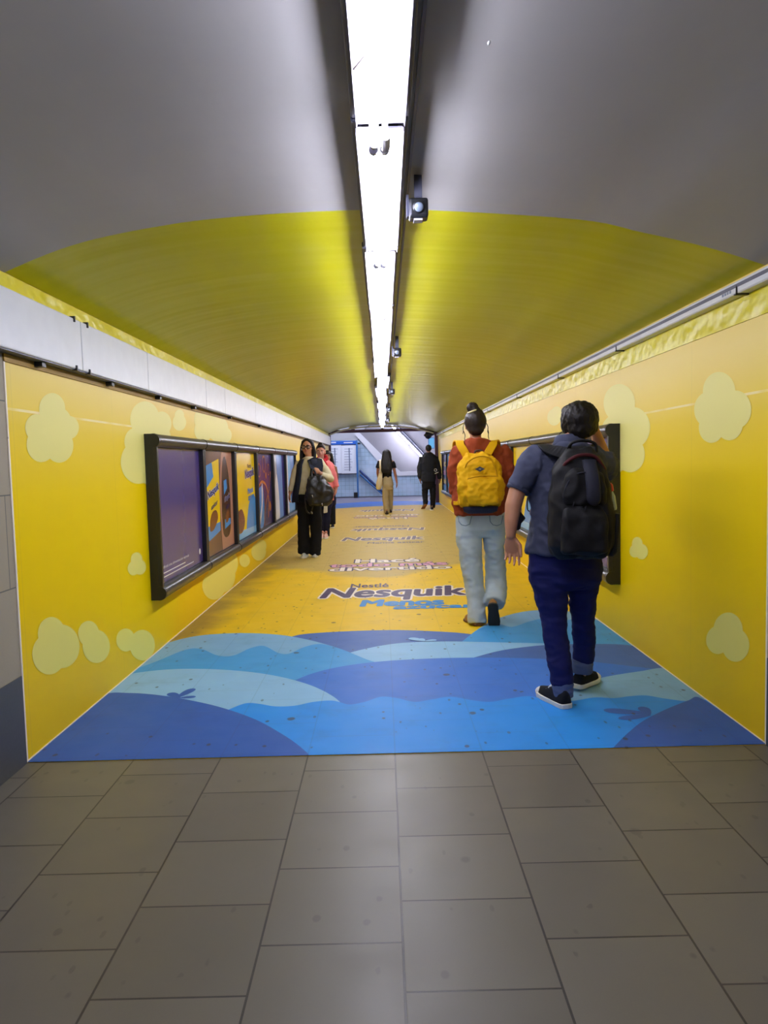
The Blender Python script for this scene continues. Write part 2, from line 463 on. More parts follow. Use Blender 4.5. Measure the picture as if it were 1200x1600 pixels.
# ------------------------------------------------------------------ printed floor sheet
fg = thing('floor_graphic', 'yellow vinyl sheet with blue hills and lettering covering the passage floor', 'floor graphic', (0, YV, 0))
bm = bmesh.new(); box(bm, (XL + .004, YV, .0), (XR - .004, YE - .1, .002)); fin('yellow_sheet', bm, M['vy'], fg)
LAY = [0]
def hill(mat, pts, name='hill', sm=True, k=7):
    LAY[0] += 1
    z = .0026 + .0002 * LAY[0]
    w = [fl(x, y) for x, y in pts]
    if sm: w = spline(w, k)
    w = [V((min(max(p.x, XL + .006), XR - .006), max(p.y, YV), z)) for p in w]
    o = []
    for p in w:
        if not o or (p - o[-1]).length > 1e-4: o.append(p)
    flat(name, o, M[mat], fg)
# from the back to the front; each closed along the front edge of the sheet
def hillf(mat, crest, name='hill'):
    LAY[0] += 1
    z = .0026 + .0002 * LAY[0]
    w = spline([fl(x, y) for x, y in crest], 7)
    w = [V((min(max(p.x, XL + .006), XR - .006), max(p.y, YV), z)) for p in w]
    w = w + [V((w[-1].x, YV, z)), V((w[0].x, YV, z))]
    o = []
    for p in w:
        if not o or (p - o[-1]).length > 1e-4: o.append(p)
    flat(name, o, M[mat], fg)
hillf('h_slate', [(430, 1010), (460, 994), (520, 988), (610, 985), (680, 987), (740, 992), (800, 1005)])
hillf('h_grey', [(690, 1030), (722, 1003), (760, 975), (800, 960), (840, 954), (890, 956), (940, 972), (990, 1010)])
hillf('h_wave', [(690, 1030), (722, 1003), (748, 984), (775, 975), (800, 980), (826, 972), (850, 967), (880, 970), (915, 966), (945, 976), (1000, 1015)])
hillf('h_pale', [(520, 1030), (560, 1017), (620, 1006), (690, 1003), (760, 1004), (850, 1006), (930, 1008), (1000, 1010)])
hillf('h_grey', [(205, 1040), (230, 1018), (262, 1005), (310, 994), (370, 990), (430, 992), (480, 1000), (530, 1014), (570, 1030), (600, 1042), (640, 1075)])
hillf('h_wave', [(215, 1045), (245, 1034), (290, 1016), (315, 1015), (340, 1025), (365, 1025), (390, 1014), (412, 1010), (435, 1021), (452, 1022), (475, 1012), (500, 1007), (530, 1014), (570, 1030), (600, 1042), (640, 1075)])
hillf('h_slate', [(690, 1045), (745, 1027), (790, 1016), (850, 1009), (920, 1007), (990, 1010), (1050, 1030)])
hillf('h_mid', [(440, 1075), (480, 1056), (530, 1043), (600, 1034), (700, 1029), (800, 1029), (900, 1033), (970, 1040), (1040, 1050), (1080, 1070)])
hillf('h_grey', [(800, 1110), (835, 1092), (880, 1076), (940, 1060), (1000, 1050), (1045, 1046), (1100, 1075), (1150, 1110)])
hillf('h_pale', [(150, 1080), (190, 1058), (240, 1049), (300, 1046), (370, 1049), (430, 1057), (480, 1070), (515, 1086), (535, 1103), (545, 1130)])
hillf('h_sky', [(300, 1150), (340, 1120), (362, 1108), (385, 1100), (405, 1101), (430, 1105), (460, 1104), (490, 1098), (520, 1096), (545, 1102), (570, 1098), (595, 1090), (620, 1092), (648, 1098), (675, 1094), (705, 1090), (735, 1095), (765, 1098), (795, 1093), (825, 1089), (850, 1094), (880, 1098), (905, 1095), (930, 1091), (960, 1092), (985, 1089), (1010, 1088), (1040, 1093), (1075, 1097), (1110, 1096), (1160, 1120)])
hillf('h_navy', [(130, 1110), (165, 1086), (200, 1084), (245, 1087), (300, 1096), (350, 1108), (400, 1126), (440, 1148), (465, 1165), (482, 1180)])
hillf('h_navy', [(952, 1178), (962, 1166), (980, 1148), (1005, 1128), (1040, 1110), (1075, 1096), (1092, 1091), (1130, 1115), (1190, 1150)])
def leaf(mat, x0, y0, x1, y1, w):
    LAY[0] += 1
    a, b = fl(x0, y0), fl(x1, y1); d = b - a; n = V((-d.y, d.x, 0)).normalized() * w; z = .0026 + .0002 * LAY[0]
    pts = [a + d * t + n * s for t, s in ((0, .25), (.3, .75), (.65, 1), (.9, .75), (1, 0), (.9, -.75), (.65, -1), (.3, -.75), (0, -.25))]
    flat('tuft_leaf', [V((p.x, p.y, z)) for p in spline(pts, 4)], M[mat], fg)
for a in ((280, 1092, 265, 1084, .03), (278, 1091, 303, 1077, .03), (280, 1092, 306, 1090, .022)): leaf('h_navy', *a)
for a in ((1016, 1117, 943, 1111, .04), (1016, 1119, 967, 1125, .03), (1014, 1119, 1003, 1106, .03)): leaf('h_navy', *a)
for a in ((664, 1003, 640, 998, .035), (662, 1003, 655, 999, .03), (664, 1003, 682, 1001, .025)): leaf('h_pale', *a)
# far end of the sheet: blue again
bm = bmesh.new()
LAY[0] += 1
far = spline([V((XL + .006, 20.6, .004)), V((-.9, 21.2, .004)), V((0, 21.6, .004)), V((.9, 21.7, .004)), V((XR - .006, 21.4, .004))], 6)
flat('hill', far + [V((XR - .006, 23.3, .004)), V((.6, 23.9, .004)), V((-.6, 24.0, .004)), V((XL + .006, 23.2, .004))], M['h_mid'], fg)

# ------------------------------------------------------------------ lettering
def text_polys(s, off=0.0, shear=0.0, base=None):
    cu = bpy.data.curves.new('t', 'FONT'); cu.body = s; cu.dimensions = '2D'; cu.fill_mode = 'BOTH'
    cu.offset = off; cu.shear = shear; cu.resolution_u = 4
    o = link(bpy.data.objects.new('t', cu))
    dg = bpy.context.evaluated_depsgraph_get()
    me = bpy.data.meshes.new_from_object(o.evaluated_get(dg))
    bpy.data.objects.remove(o); bpy.data.curves.remove(cu)
    vs = [(v.co.x, v.co.y) for v in me.vertices]; fs = [tuple(p.vertices) for p in me.polygons]
    bpy.data.meshes.remove(me)
    bb = (min(v[0] for v in vs), max(v[0] for v in vs), min(v[1] for v in vs), max(v[1] for v in vs))
    b = base or bb
    return [((x - b[0]) / (b[1] - b[0]), (y - b[2]) / (b[3] - b[2])) for x, y in vs], fs, bb
def letter(name, s, mapf, mat, parent, off=0.0, shear=0.0, outline=None):
    """one word as ONE flat mesh, fattened by off; outline = (offset, material) laid just under it"""
    uv, fs, bb = text_polys(s, 0, shear)
    bw, bh = bb[1] - bb[0], bb[3] - bb[2]
    def fat(r, lvl, m, nm):
        vs, ff = [], []
        cps = [(0, 0)] + ([(r * math.cos(a * PI / 5), r * math.sin(a * PI / 5)) for a in range(10)] if r else [])
        for k, (dx, dy) in enumerate(cps):
            n = len(vs); vs += [mapf(u + dx / bw, v + dy / bh, lvl + k * .03) for u, v in uv]; ff += [tuple(i + n for i in f) for f in fs]
        me = bpy.data.meshes.new(nm); me.from_pydata(vs, [], ff); me.update(); put(nm, me, m, parent, False)
    if outline: fat(off + outline[0], 0, outline[1], name + '_outline')
    fat(off, 1, mat, name)
def floormap(x0, y0, x1, y1, flip=False, arc=0.0, z=.0036):
    a = fl(x0, y1); b = fl(x1, y1); top = fl((x0 + x1) / 2, y0).y; bot = (a.y + b.y) / 2
    xa, xb = a.x, b.x
    def f(u, v, lvl):
        if flip: u, v = 1 - u, 1 - v
        return V((xa + (xb - xa) * u, bot + (top - bot) * v + arc * math.sin(PI * min(max(u, 0), 1)) + .02 * (u - .5) * 0, z + .0008 * lvl))
    return f
L = letter
L('lettering', 'Nestlé', floormap(548, 912.5, 607, 918.5), M['ink'], fg, .02)
L('lettering', 'Nesquik', floormap(500, 918, 734, 937.5), M['ink'], fg, .035, .15, (.05, M['inkw']))
L('lettering', 'Menos', floormap(564, 937.2, 694, 946.5), M['inkb'], fg, .05, .1)
L('lettering', 'azúcar', floormap(616, 945, 745, 951), M['inkb'], fg, .045, .1)
L('lettering', 'Hacé', floormap(556, 873.5, 655, 879), M['inkw'], fg, .025, 0, (.045, M['ink']))
L('lettering', 'todo más', floormap(516, 879.5, 700, 885), M['inkp'], fg, .025, 0, (.045, M['ink']))
L('lettering', 'divertido', floormap(516, 885.5, 706, 891), M['inkw'], fg, .025, 0, (.045, M['ink']))
L('lettering', 'Nesquik', floormap(534, 839, 664, 846), M['inkfade'], fg, .03, .15, (.05, M['inkfadew']))
L('lettering', 'Menos azúcar', floormap(574, 846.6, 664, 849), M['inkfade'], fg, .02, .1)
L('lettering', 'Nesquik', floormap(549, 824.5, 665, 829.5, True), M['inkfade'], fg, .03, .15, (.05, M['inkfadew']))
L('lettering', 'Menos azúcar', floormap(552, 822, 640, 824, True), M['inkfade'], fg, .02, .1)
L('lettering', 'Hacé', floormap(577, 809, 636, 811.5, True), M['inkfadew'], fg, .025, 0, (.045, M['inkfade']))
L('lettering', 'todo más', floormap(553, 806.8, 652, 809), M['inkfadep'], fg, .025, 0, (.045, M['inkfade']))
L('lettering', 'divertido', floormap(557, 804.6, 655, 806.6, True), M['inkfadew'], fg, .025, 0, (.045, M['inkfade']))
L('lettering', 'Nesquik', floormap(562, 795.8, 648, 799, True), M['inkfade'], fg, .03, .15, (.05, M['inkfadew']))
# ------------------------------------------------------------------ ceiling lights
ORD = 'first second third fourth fifth sixth seventh eighth ninth tenth eleventh twelfth thirteenth fourteenth fifteenth sixteenth seventeenth eighteenth nineteenth'.split()
ZR, LEN = 2.325, 1.326
def crown_x(i): return (.030 if i <= 0 else .012) + (-.012, .006, .0, .004, .0, -.008, .016, -.012, .012, -.01, .008, -.006, .01, -.01, .004, 0)[i % 16]
def fixture(i, y1, x0, tilt, label):
    """reflector tray ending at y1 (far end), two tubes under it"""
    y0 = y1 - LEN
    t = thing('fluorescent_fixture', label, 'ceiling light', (x0, (y0 + y1) / 2, ZR), 'fluorescent fixtures in the ceiling row')
    def sh(bm):
        for v in bm.verts: v.co.x += x0 + tilt * (v.co.y - (y0 + y1) / 2)
        return bm
    # tray: shallow channel with down-turned lips
    sec = [(-.073, -.012), (-.073, .0), (-.067, .004), (.067, .004), (.073, 0), (.073, -.012), (.070, -.012), (.069, -.002), (-.069, -.002), (-.070, -.012)]
    bm = bmesh.new(); rings(bm, [[V((x, y, ZR + z)) for x, z in sec] for y in (y0 + .012, y1 - .012)])
    fin('reflector', sh(bm), M['white'], t)
    bm = bmesh.new(); box(bm, (-.088, y0 + .004, ZR + .018), (.088, y1 - .004, ZR + .05)); fin('gear_housing', sh(bm), M['shade'], t, bevel=.006)
    for s in (-1, 1):
        bm = bmesh.new(); box(bm, (s * .062 - .006, y0 + .03, ZR + .004), (s * .062 + .006, y1 - .03, ZR + .03)); fin('side_flange', sh(bm), M['shade'], t)
    for s, dz in ((-1, -.062), (1, -.062)):
        cx = s * .0165 - .004
        if s > 0 and i <= 0:           # the right-hand tube is out: only its end stub hangs in the holder
            bm = bmesh.new(); tube(bm, [(cx, y1 - .07, ZR + dz), (cx, y1 + .012, ZR + dz)], [.0145, .0145], 12, (1, 0, 0), False)
            box(bm, (cx - .009, y1 - .04, ZR + dz), (cx + .009, y1 - .02, ZR - .002)); fin('tube_socket', sh(bm), M['socket'], t)
            continue
        bm = bmesh.new(); tube(bm, [(cx, y0 + .028, ZR + dz), (cx, y1 - .020, ZR + dz)], [.013, .013], 12, (1, 0, 0), False)
        fin('fluorescent_tube', sh(bm), M['lamp'], t, True)
        for ya, yb in ((y0 + .014, y0 + .028), (y1 - .020, y1 - .006)):
            bm = bmesh.new(); tube(bm, [(cx, ya, ZR + dz), (cx, yb, ZR + dz)], [.0145, .0145], 12, (1, 0, 0), False)
            box(bm, (cx - .006, ya + .003, ZR + dz), (cx + .006, yb - .003, ZR - .002)); fin('tube_socket', sh(bm), M['socket'], t)
    for yy in (y0 + .2, y1 - .2):
        bm = bmesh.new(); box(bm, (-.012, yy - .02, ZR + .05), (.012, yy + .02, 2.43)); fin('hanger', sh(bm), M['shade'], t)
    return t
NF = 15
for i in range(-3, NF):
    y1 = 2.29 + 1.335 * i
    if i < 0: lb = ['fluorescent twin fixture behind the viewer over grey floor tiles, third one back', 'fluorescent twin fixture behind the viewer over grey floor tiles, second one back', 'fluorescent twin fixture directly over the viewer on grey ceiling'][i + 3]  # row carried on out of view, to light the front floor tiles
    elif i == 0: lb = 'large bright fluorescent fixture at the top under grey ceiling, strand of dirt on it'
    elif i == 1: lb = 'second fluorescent fixture from the front, crossing onto the yellow ceiling beside the dark camera'
    else: lb = 'fluorescent fixture on the yellow ceiling, %s of the row from the front' % ORD[i]
    fixture(i, y1, crown_x(i), (.0, .004, 0, 0, .002, .0, -.012, .006, .006, -.004, .004)[i % 11], lb)
# strand of dirt hanging on the first tray
bm = bmesh.new()
tube(bm, spline([fl(553, 108, 2.305), fl(566, 92, 2.303), fl(575, 80, 2.30), fl(578, 70, 2.298)], 4), [.0035, .003, .0028, .0025, .0025, .002, .002, .0018, .0016, .0014, .0012, .001, .001], 6)
o = fin('dust_strand', bm, plain('grey_dust', (120, 112, 110), .9), None, True)
tag(o, 'thin grey strand of dirt hanging from the front light tray', 'strand')
# continuous back channel that carries the row, hugging the crown
bm = bmesh.new(); box(bm, (.121, Y0, 2.392), (.131, YE - .15, 2.404))
tag(fin('cable_conduit', bm, M['shade']), 'long thin dark conduit running along right side of the ceiling light row', 'conduit')

# small square camera housings beside the row
def camera_box(p, s, lb, lensdir=(0, -1, -.35)):
    t = thing('security_camera', lb, 'security camera', p, 'camera housings along the light row')
    bm = bmesh.new(); box(bm, (p.x - s, p.y - s * .9, p.z - s), (p.x + s, p.y + s * .9, p.z + s)); fin('housing', bm, M['steel'], t, bevel=s * .25)
    d = V(lensdir).normalized(); f0 = p + V((0, -s * .9, 0)); bm = bmesh.new()
    tube(bm, [f0 - d * s * .2, f0 + d * s * .25, f0 + d * s * .35], [s * .62, s * .62, s * .5], 20, (1, 0, 0), False); r = fin('lens_ring', bm, M['black'], t, True)
    bm = bmesh.new(); ball(bm, f0 + d * s * .3, (s * .48, s * .2, s * .48), d, V((0, 0, 1))); fin('lens', bm, M['lens'], t, True)
    bm = bmesh.new(); box(bm, (p.x - s * 1.25, p.y - s * .5, p.z - s * .8), (p.x - s, p.y + s * .5, p.z + s * 1.4)); box(bm, (p.x - s * .4, p.y - s * .4, p.z + s), (p.x + s * .4, p.y + s * .4, 2.425)); fin('bracket', bm, M['shade'], t)
    bm = bmesh.new(); box(bm, (p.x - s * .5, p.y - s * .5, p.z - s * 1.2), (p.x + s * .4, p.y + s * .5, p.z - s)); fin('label_plate', bm, M['white'], t)
for (px, py, Y), lb in zip(((648, 328, 2.93), (618, 551, 6.6), (611, 612, 10.4), (607, 638, 14.2), (605.5, 654, 18)),
        ('dark square camera housing with round lens where grey ceiling meets yellow', 'dark camera housing beside the light row, second from the front',
         'dark camera housing beside the light row, third from the front', 'tiny dark camera housing beside the light row, fourth from the front', 'tiny dark camera housing nearest the far end of the light row')):
    p = at(px, py, Y)
    camera_box(V((p.x + .014, p.y, min(p.z, 2.30))), .037, lb)
bm = bmesh.new(); ball(bm, at(764, 67, 1.84) , (.004, .008, .004)); tag(fin('ceiling_screw', bm, M['duct'], None, True), 'lone pale screw head on the grey ceiling right of the lights', 'screw')

# ------------------------------------------------------------------ left duct and right cable tray
t = thing('cable_duct', 'wide white metal cable duct running along top of left wall', 'cable duct', (XL, Y0, 1.83))
cuts = [Y0, -1.0, 1.2, 2.6, 3.95, 5.05, 6.7, 7.5, 9.3, 11.1, 12.9, 14.7, 16.5, 18.3, 20.1, 21.9, YE - .1]
for a, b in zip(cuts, cuts[1:]):
    bm = bmesh.new(); box(bm, (XL + .001, a + .004, 1.832), (XL + .07, b - .004, 2.09)); fin('duct_cover', bm, M['duct'], t, bevel=.006)
bm = bmesh.new(); box(bm, (XL + .001, Y0, 1.826), (XL + .062, YE - .1, 1.8315)); fin('bottom_flange', bm, M['shade'], t)
for y in (3.55, 4.45, 5.4, 6.4, 7.9, 9.8, 12):
    bm = bmesh.new(); box(bm, (XL + .001, y - .02, 1.803), (XL + .045, y + .02, 1.826)); fin('bracket', bm, M['black'], t)
for y in (3.86, 4.03):
    bm = bmesh.new(); box(bm, (XL + .05, y - .006, 2.07), (XL + .078, y + .006, 2.10)); fin('clip', bm, M['steel'], t, bevel=.002)
    bm = bmesh.new(); box(bm, (XL + .05, y - .006, 1.822), (XL + .078, y + .006, 1.85)); fin('clip', bm, M['steel'], t, bevel=.002)
bm = bmesh.new(); box(bm, (XL, YV, 1.792), (XL + .008, YE, 1.826)); struct(fin('trim_5', bm, plain('shaded_gap_ochre', (150, 118, 40), .6)))  # shade of the gap below the duct, painted as an ochre strip
t = thing('cable_tray', 'slim white cable tray running along top of right wall', 'cable tray', (XR, Y0, 2.04))
sec = [(-.001, .0), (-.055, .0), (-.06, .006), (-.06, .052), (-.055, .058), (-.001, .058)]
bm = bmesh.new(); rings(bm, [[V((XR + x, y, 2.045 + z)) for x, z in sec] for y in (Y0, YE - .1)]); fin('tray_body', bm, M['duct'], t)
bm = bmesh.new(); box(bm, (XR - .064, Y0, 2.073), (XR - .0605, YE - .1, 2.088)); fin('cover_groove', bm, M['shade'], t)
for y in (3.45, 5.2, 6.9, 9, 11.5, 14, 17, 20):
    bm = bmesh.new(); box(bm, (XR - .066, y - .012, 2.038), (XR - .001, y + .012, 2.0445)); box(bm, (XR - .066, y - .012, 2.038), (XR - .0605, y - .006, 2.08)); fin('tray_clip', bm, M['steel'], t)
bm = bmesh.new()
for k in range(4): box(bm, (XR - .0612, 3.50 + .025 * k, 2.058), (XR - .0601, 3.516 + .025 * k, 2.071))
fin('maker_mark', bm, M['signink'], t)

# ------------------------------------------------------------------ framed posters
def pm(name, rgb, r=.22): return plain(name, rgb, r, var=.05, sc=3)
P = dict(purple=pm('poster_purple', (72, 58, 122)), dpurple=pm('poster_deep_purple', (58, 42, 104)), brown=pm('poster_brown', (108, 72, 58)), tan=pm('poster_tan', (176, 128, 106)),
         dbrown=pm('poster_dark_brown', (70, 42, 34)), yellow=pm('poster_yellow', (240, 206, 12)), blue=pm('poster_blue', (70, 140, 214)), lblue=pm('poster_light_blue', (130, 186, 236)),
         navy=pm('poster_navy', (40, 40, 120)), white=pm('poster_white', (232, 232, 236)), orange=pm('poster_orange', (206, 128, 50)), grey=pm('poster_grey', (150, 158, 178)),
         choc=pm('poster_chocolate', (120, 66, 36)), pink=pm('poster_pink', (212, 120, 160)), sky=pm('poster_sky', (108, 150, 216)))
FW, FZ0, FZ1, FD = 1.378, .385, 1.545, .10
def frame(side, k, label, art):
    X = XL if side < 0 else XR; s = 1 if side < 0 else -1
    ya = (5.14 if side < 0 else 5.33) + FW * k; yb = ya + FW
    t = thing('poster_frame', label, 'framed poster', (X, (ya + yb) / 2, FZ0), 'framed posters on the left wall' if side < 0 else 'framed posters on the right wall')
    def bx(bm, x0, x1, y0, y1, z0, z1): box(bm, (min(X + s * x0, X + s * x1), y0, z0), (max(X + s * x0, X + s * x1), y1, z1))
    bm = bmesh.new(); bx(bm, .001, .035, ya + .004, yb - .004, FZ0 + .03, FZ1 - .03); fin('back_panel', bm, M['black'], t)
    for nm, z in (('top_rail', FZ1 - .045), ('bottom_rail', FZ0 + .045)):
        bm = bmesh.new()
        tube(bm, [(X + s * .058, ya + .012, z), (X + s * .058, yb - .004, z)], [(.045, .045)], 18, (1, 0, 0), False)
        bx(bm, .001, .058, ya + .012, yb - .002, z - .043, z + .043)
        fin(nm, bm, M['rail'], t, True).modifiers.new('e', 'EDGE_SPLIT').split_angle = .7
        bm = bmesh.new(); tube(bm, [(X + s * .058, ya + .003, z), (X + s * .058, ya + .014, z)], [(.048, .048)], 18, (1, 0, 0), False)
        fin('rail_collar', bm, M['black'], t)
    for y in (ya + .005, yb - .045):
        bm = bmesh.new(); bx(bm, .03, .075, y, y + .04, FZ0 + .088, FZ1 - .088); fin('side_stile', bm, M['black'], t, bevel=.005)
    if k == 0:
        bm = bmesh.new(); bx(bm, .001, .06, ya - .03, ya, FZ0, FZ1)
        for z in (FZ1 - .048, FZ0 + .048): tube(bm, [(X + s * .06, ya - .0315, z), (X + s * .06, ya - .001, z)], [.049], 20, (1, 0, 0), False)
        bx(bm, .06, .085, ya - .028, ya - .002, FZ0 + .05, FZ1 - .05)
        fin('end_cap', bm, M['black'], t)
    y0, y1, z0, z1 = ya + .05, yb - .05, FZ0 + .095, FZ1 - .095
    def mp(u, v, d=0):
        u = min(max(u, 0), 1); v = min(max(v, 0), 1)                       # u to the right as seen by someone facing the wall
        return V((X + s * (.0365 + .0012 * d), (y0 + (y1 - y0) * u) if s > 0 else (y1 - (y1 - y0) * u), z0 + (z1 - z0) * v))
    def sheet(name, pts, m, d, par): return flat(name, [mp(u, v, d) for u, v in pts], P[m], par)
    bg = sheet('poster', [(0, 0), (1, 0), (1, 1), (0, 1)], art[0], 0, t)
    for a in art[1:]:
        if a[0] == 'poly': sheet('printed_shape', a[2], a[1], a[3] if len(a) > 3 else 1, bg)
        elif a[0] == 'blob': sheet('printed_shape', [(q.x, q.y) for q in spline([(u, v, 0) for u, v in a[2]], 6, True)], a[1], a[3] if len(a) > 3 else 1, bg)
        elif a[0] == 'disc': sheet('printed_shape', [(a[2] + a[4] * math.cos(i * PI / 14), a[3] + a[4] * math.sin(i * PI / 14) * 1.2) for i in range(28)], a[1], a[5] if len(a) > 5 else 1, bg)
        elif a[0] == 'ring':
            bm = bmesh.new(); n = 28
            ri = [[mp(a[2] + a[4] * k2 * math.cos(2 * PI * i / n), a[3] + a[4] * k2 * 1.2 * math.sin(2 * PI * i / n), 2) for i in range(n)] for k2 in (1, .82)]
            rings(bm, ri, False); fin('printed_shape', bm, P[a[1]], bg)
        elif a[0] == 'line':
            pts = spline([(u, v, 0) for u, v in a[2]], 6); bm = bmesh.new(); w = a[3]; lo = []; hi = []
            for i, q in enumerate(pts):
                tt = (pts[min(i + 1, len(pts) - 1)] - pts[max(i - 1, 0)]).normalized(); nn = V((-tt.y, tt.x, 0)) * w
                lo.append(bm.verts.new(mp(q.x - nn.x, q.y - nn.y, 2))); hi.append(bm.verts.new(mp(q.x + nn.x, q.y + nn.y, 2)))
            for i in range(len(pts) - 1): bm.faces.new((lo[i], lo[i + 1], hi[i + 1], hi[i]))
            fin('printed_line', bm, P[a[1]], bg)
        elif a[0] == 'text':
            _, m, s_, (u0, v0), (ux, uy), (vx, vy), off, ol = a[:8]
            letter('lettering', s_, lambda u, v, l: mp(u0 + ux * u + vx * v, v0 + uy * u + vy * v, 2.5 + l), P[m], bg, off, .1, (.05, P[ol]) if ol else None)
def fine(v, m='white', n=2):
    return [('poly', m, [(.03 + .0, v + .03 * j), (.55 + .2 * (j == 0), v + .03 * j), (.55 + .2 * (j == 0), v + .008 + .03 * j), (.03, v + .008 + .03 * j)]) for j in range(n)]
def small(m, s, u0, v0, w, h): return ('text', m, s, (u0, v0), (w, 0), (0, h), .0, None)
def pack(u, v, w, h, sk, d=2):
    """tilted yellow chocolate-powder pouch"""
    q = lambda a, b: (u + w * a + sk * b, v + h * b + w * .16 * a)
    return [('poly', 'yellow', [q(0, 0), q(1, 0), q(1, 1), q(0, 1)], 1), ('poly', 'blue', [q(0, .7), q(.55, .8), q(.45, 1), q(0, 1)], 1.5), ('poly', 'blue', [q(0, 0), q(1, 0), q(1, .12), q(0, .2)], 1.5),
            ('blob', 'choc', [q(.2, .12), q(.5, .1), q(.8, .2), q(.7, .32), q(.4, .34), q(.2, .25)], 1.8), ('text', 'navy', 'Nesquik', q(.06, .52), (w * .86, w * .2), (sk * .15, h * .13), .03, 'white'),
            ('text', 'navy', 'azúcar', q(.3, .38), (w * .5, w * .12), (sk * .06, h * .06), .02, None)]
A_purple = ['purple'] + fine(.035) + [('disc', 'white', .92, .1, .022), small('white', 'Disfrutá una alimentación variada', .03, .105, .6, .022)]
A_packs = ['brown', ('poly', 'tan', [(.55, 0), (1, 0), (1, 1), (.62, 1), (.5, .6)]), ('blob', 'dbrown', [(.58, .2), (.8, .12), (.9, .3), (.86, .75), (.74, .95), (.62, .8)], 1.2), ('poly', 'dbrown', [(0, .82), (.3, 1), (0, 1)], 1.2)] + pack(.08, .14, .42, .72, .02) + pack(.66, .2, .22, .5, .01)
A_yellow = ['yellow', ('blob', 'blue', [(.5, -.0), (.62, .34), (.8, .46), (1, .42), (1, .0)], 1), ('poly', 'lblue', [(0, 0), (1, 0), (1, .08), (0, .1)], 1.5), ('blob', 'choc', [(.08, .1), (.3, .08), (.42, .2), (.3, .34), (.1, .3)], 1.6),
            ('text', 'navy', 'Nesquik', (.5, .66), (.46, .04), (0, .13), .03, 'white'), small('navy', 'Nestlé', .62, .82, .2, .05), ('text', 'blue', 'Menos', (.6, .5), (.28, .02), (0, .07), .03, None), ('text', 'blue', 'azúcar', (.62, .42), (.3, .02), (0, .07), .03, None)]
A_swirl = ['dpurple', ('blob', 'blue', [(.08, .05), (.4, .05), (.42, .5), (.25, .56), (.06, .45)], 1), ('line', 'white', [(.1, .02), (.3, .3), (.35, .6)], .03), ('line', 'orange', [(.05, .5), (.3, .62), (.6, .56), (.75, .35), (.7, .1)], .018), ('line', 'orange', [(.4, .02), (.55, .3), (.8, .5), (.95, .75)], .014),
           ('ring', 'orange', .5, .86, .1), ('ring', 'orange', .8, .78, .07), ('ring', 'orange', .2, .78, .08), ('disc', 'orange', .85, .25, .06), ('disc', 'orange', .62, .7, .04)]
A_grey = ['grey', ('poly', 'sky', [(.5, 0), (1, 0), (1, 1), (.35, 1)]), ('blob', 'white', [(.2, .02), (.5, .02), (.45, .5), (.3, .7), (.15, .4)], 1.5), ('line', 'white', [(.2, 1), (.3, .6), (.25, .2)], .02), ('poly', 'navy', [(.85, 0), (1, 0), (1, 1), (.8, 1)], 1.4)]
A_light = ['lblue', ('poly', 'white', [(.1, 0), (.35, 0), (.3, 1), (.15, 1)]), ('poly', 'sky', [(.6, .4), (1, .3), (1, 1), (.55, 1)], 1.2), ('blob', 'navy', [(.6, .2), (.8, .15), (.85, .4), (.7, .5)], 1.5)]
A_vert = ['dpurple', ('text', 'yellow', 'Hacé', (.2, .68), (.6, 0), (0, .16), .04, None), ('text', 'pink', 'todo más', (.14, .44), (.72, 0), (0, .16), .04, None), ('text', 'yellow', 'divertido', (.14, .2), (.72, 0), (0, .16), .04, None), ('poly', 'blue', [(0, 0), (1, 0), (1, .12), (0, .16)], 1.2)]
LA = [('framed purple poster with white fine print, nearest on the left wall', A_purple), ('framed brown poster of two yellow pouches on the left wall', A_packs), ('framed yellow poster with navy lettering and blue hill on the left wall', A_yellow),
      ('framed purple poster with orange swirls and rings on the left wall', A_swirl), ('framed grey and blue poster with white streaks left of the vest-wearing woman', A_grey), ('framed light blue and white poster just behind the vest-wearing woman', A_light)]
for k, (lb, art) in enumerate(LA): frame(-1, k, lb, art)
RA = [('framed purple poster behind the man with black backpack on the right wall', A_purple), ('framed brown and tan poster behind the polo-shirt man on the right wall', A_packs), ('framed yellow poster with blue foot between polo man and sweater woman', A_yellow),
      ('framed purple swirl poster behind the rust sweater woman on the right wall', A_swirl), ('framed grey poster behind the rust sweater woman on the right wall', A_grey), ('framed pale blue poster behind the yellow backpack on the right wall', A_light),
      ('framed yellow poster far along the right wall, hidden behind yellow backpack', A_yellow), ('framed brown pouch poster far along the right wall behind left sleeve of rust sweater', A_packs),
      ('framed purple fine-print poster directly behind left sleeve of the rust sweater', A_purple),
      ('framed blue poster with white and yellow stripes just left of the rust sweater', ['sky', ('poly', 'yellow', [(.3, .1), (.6, .1), (.62, .95), (.3, .95)]), ('poly', 'white', [(.62, .1), (.8, .1), (.8, .95), (.64, .95)]), ('poly', 'blue', [(0, 0), (1, 0), (1, .2), (0, .25)], 1.2)]),
      ('framed purple poster with yellow and pink lettering, farthest on the right wall', A_vert)]
for k, (lb, art) in enumerate(RA): frame(1, k, lb, art)

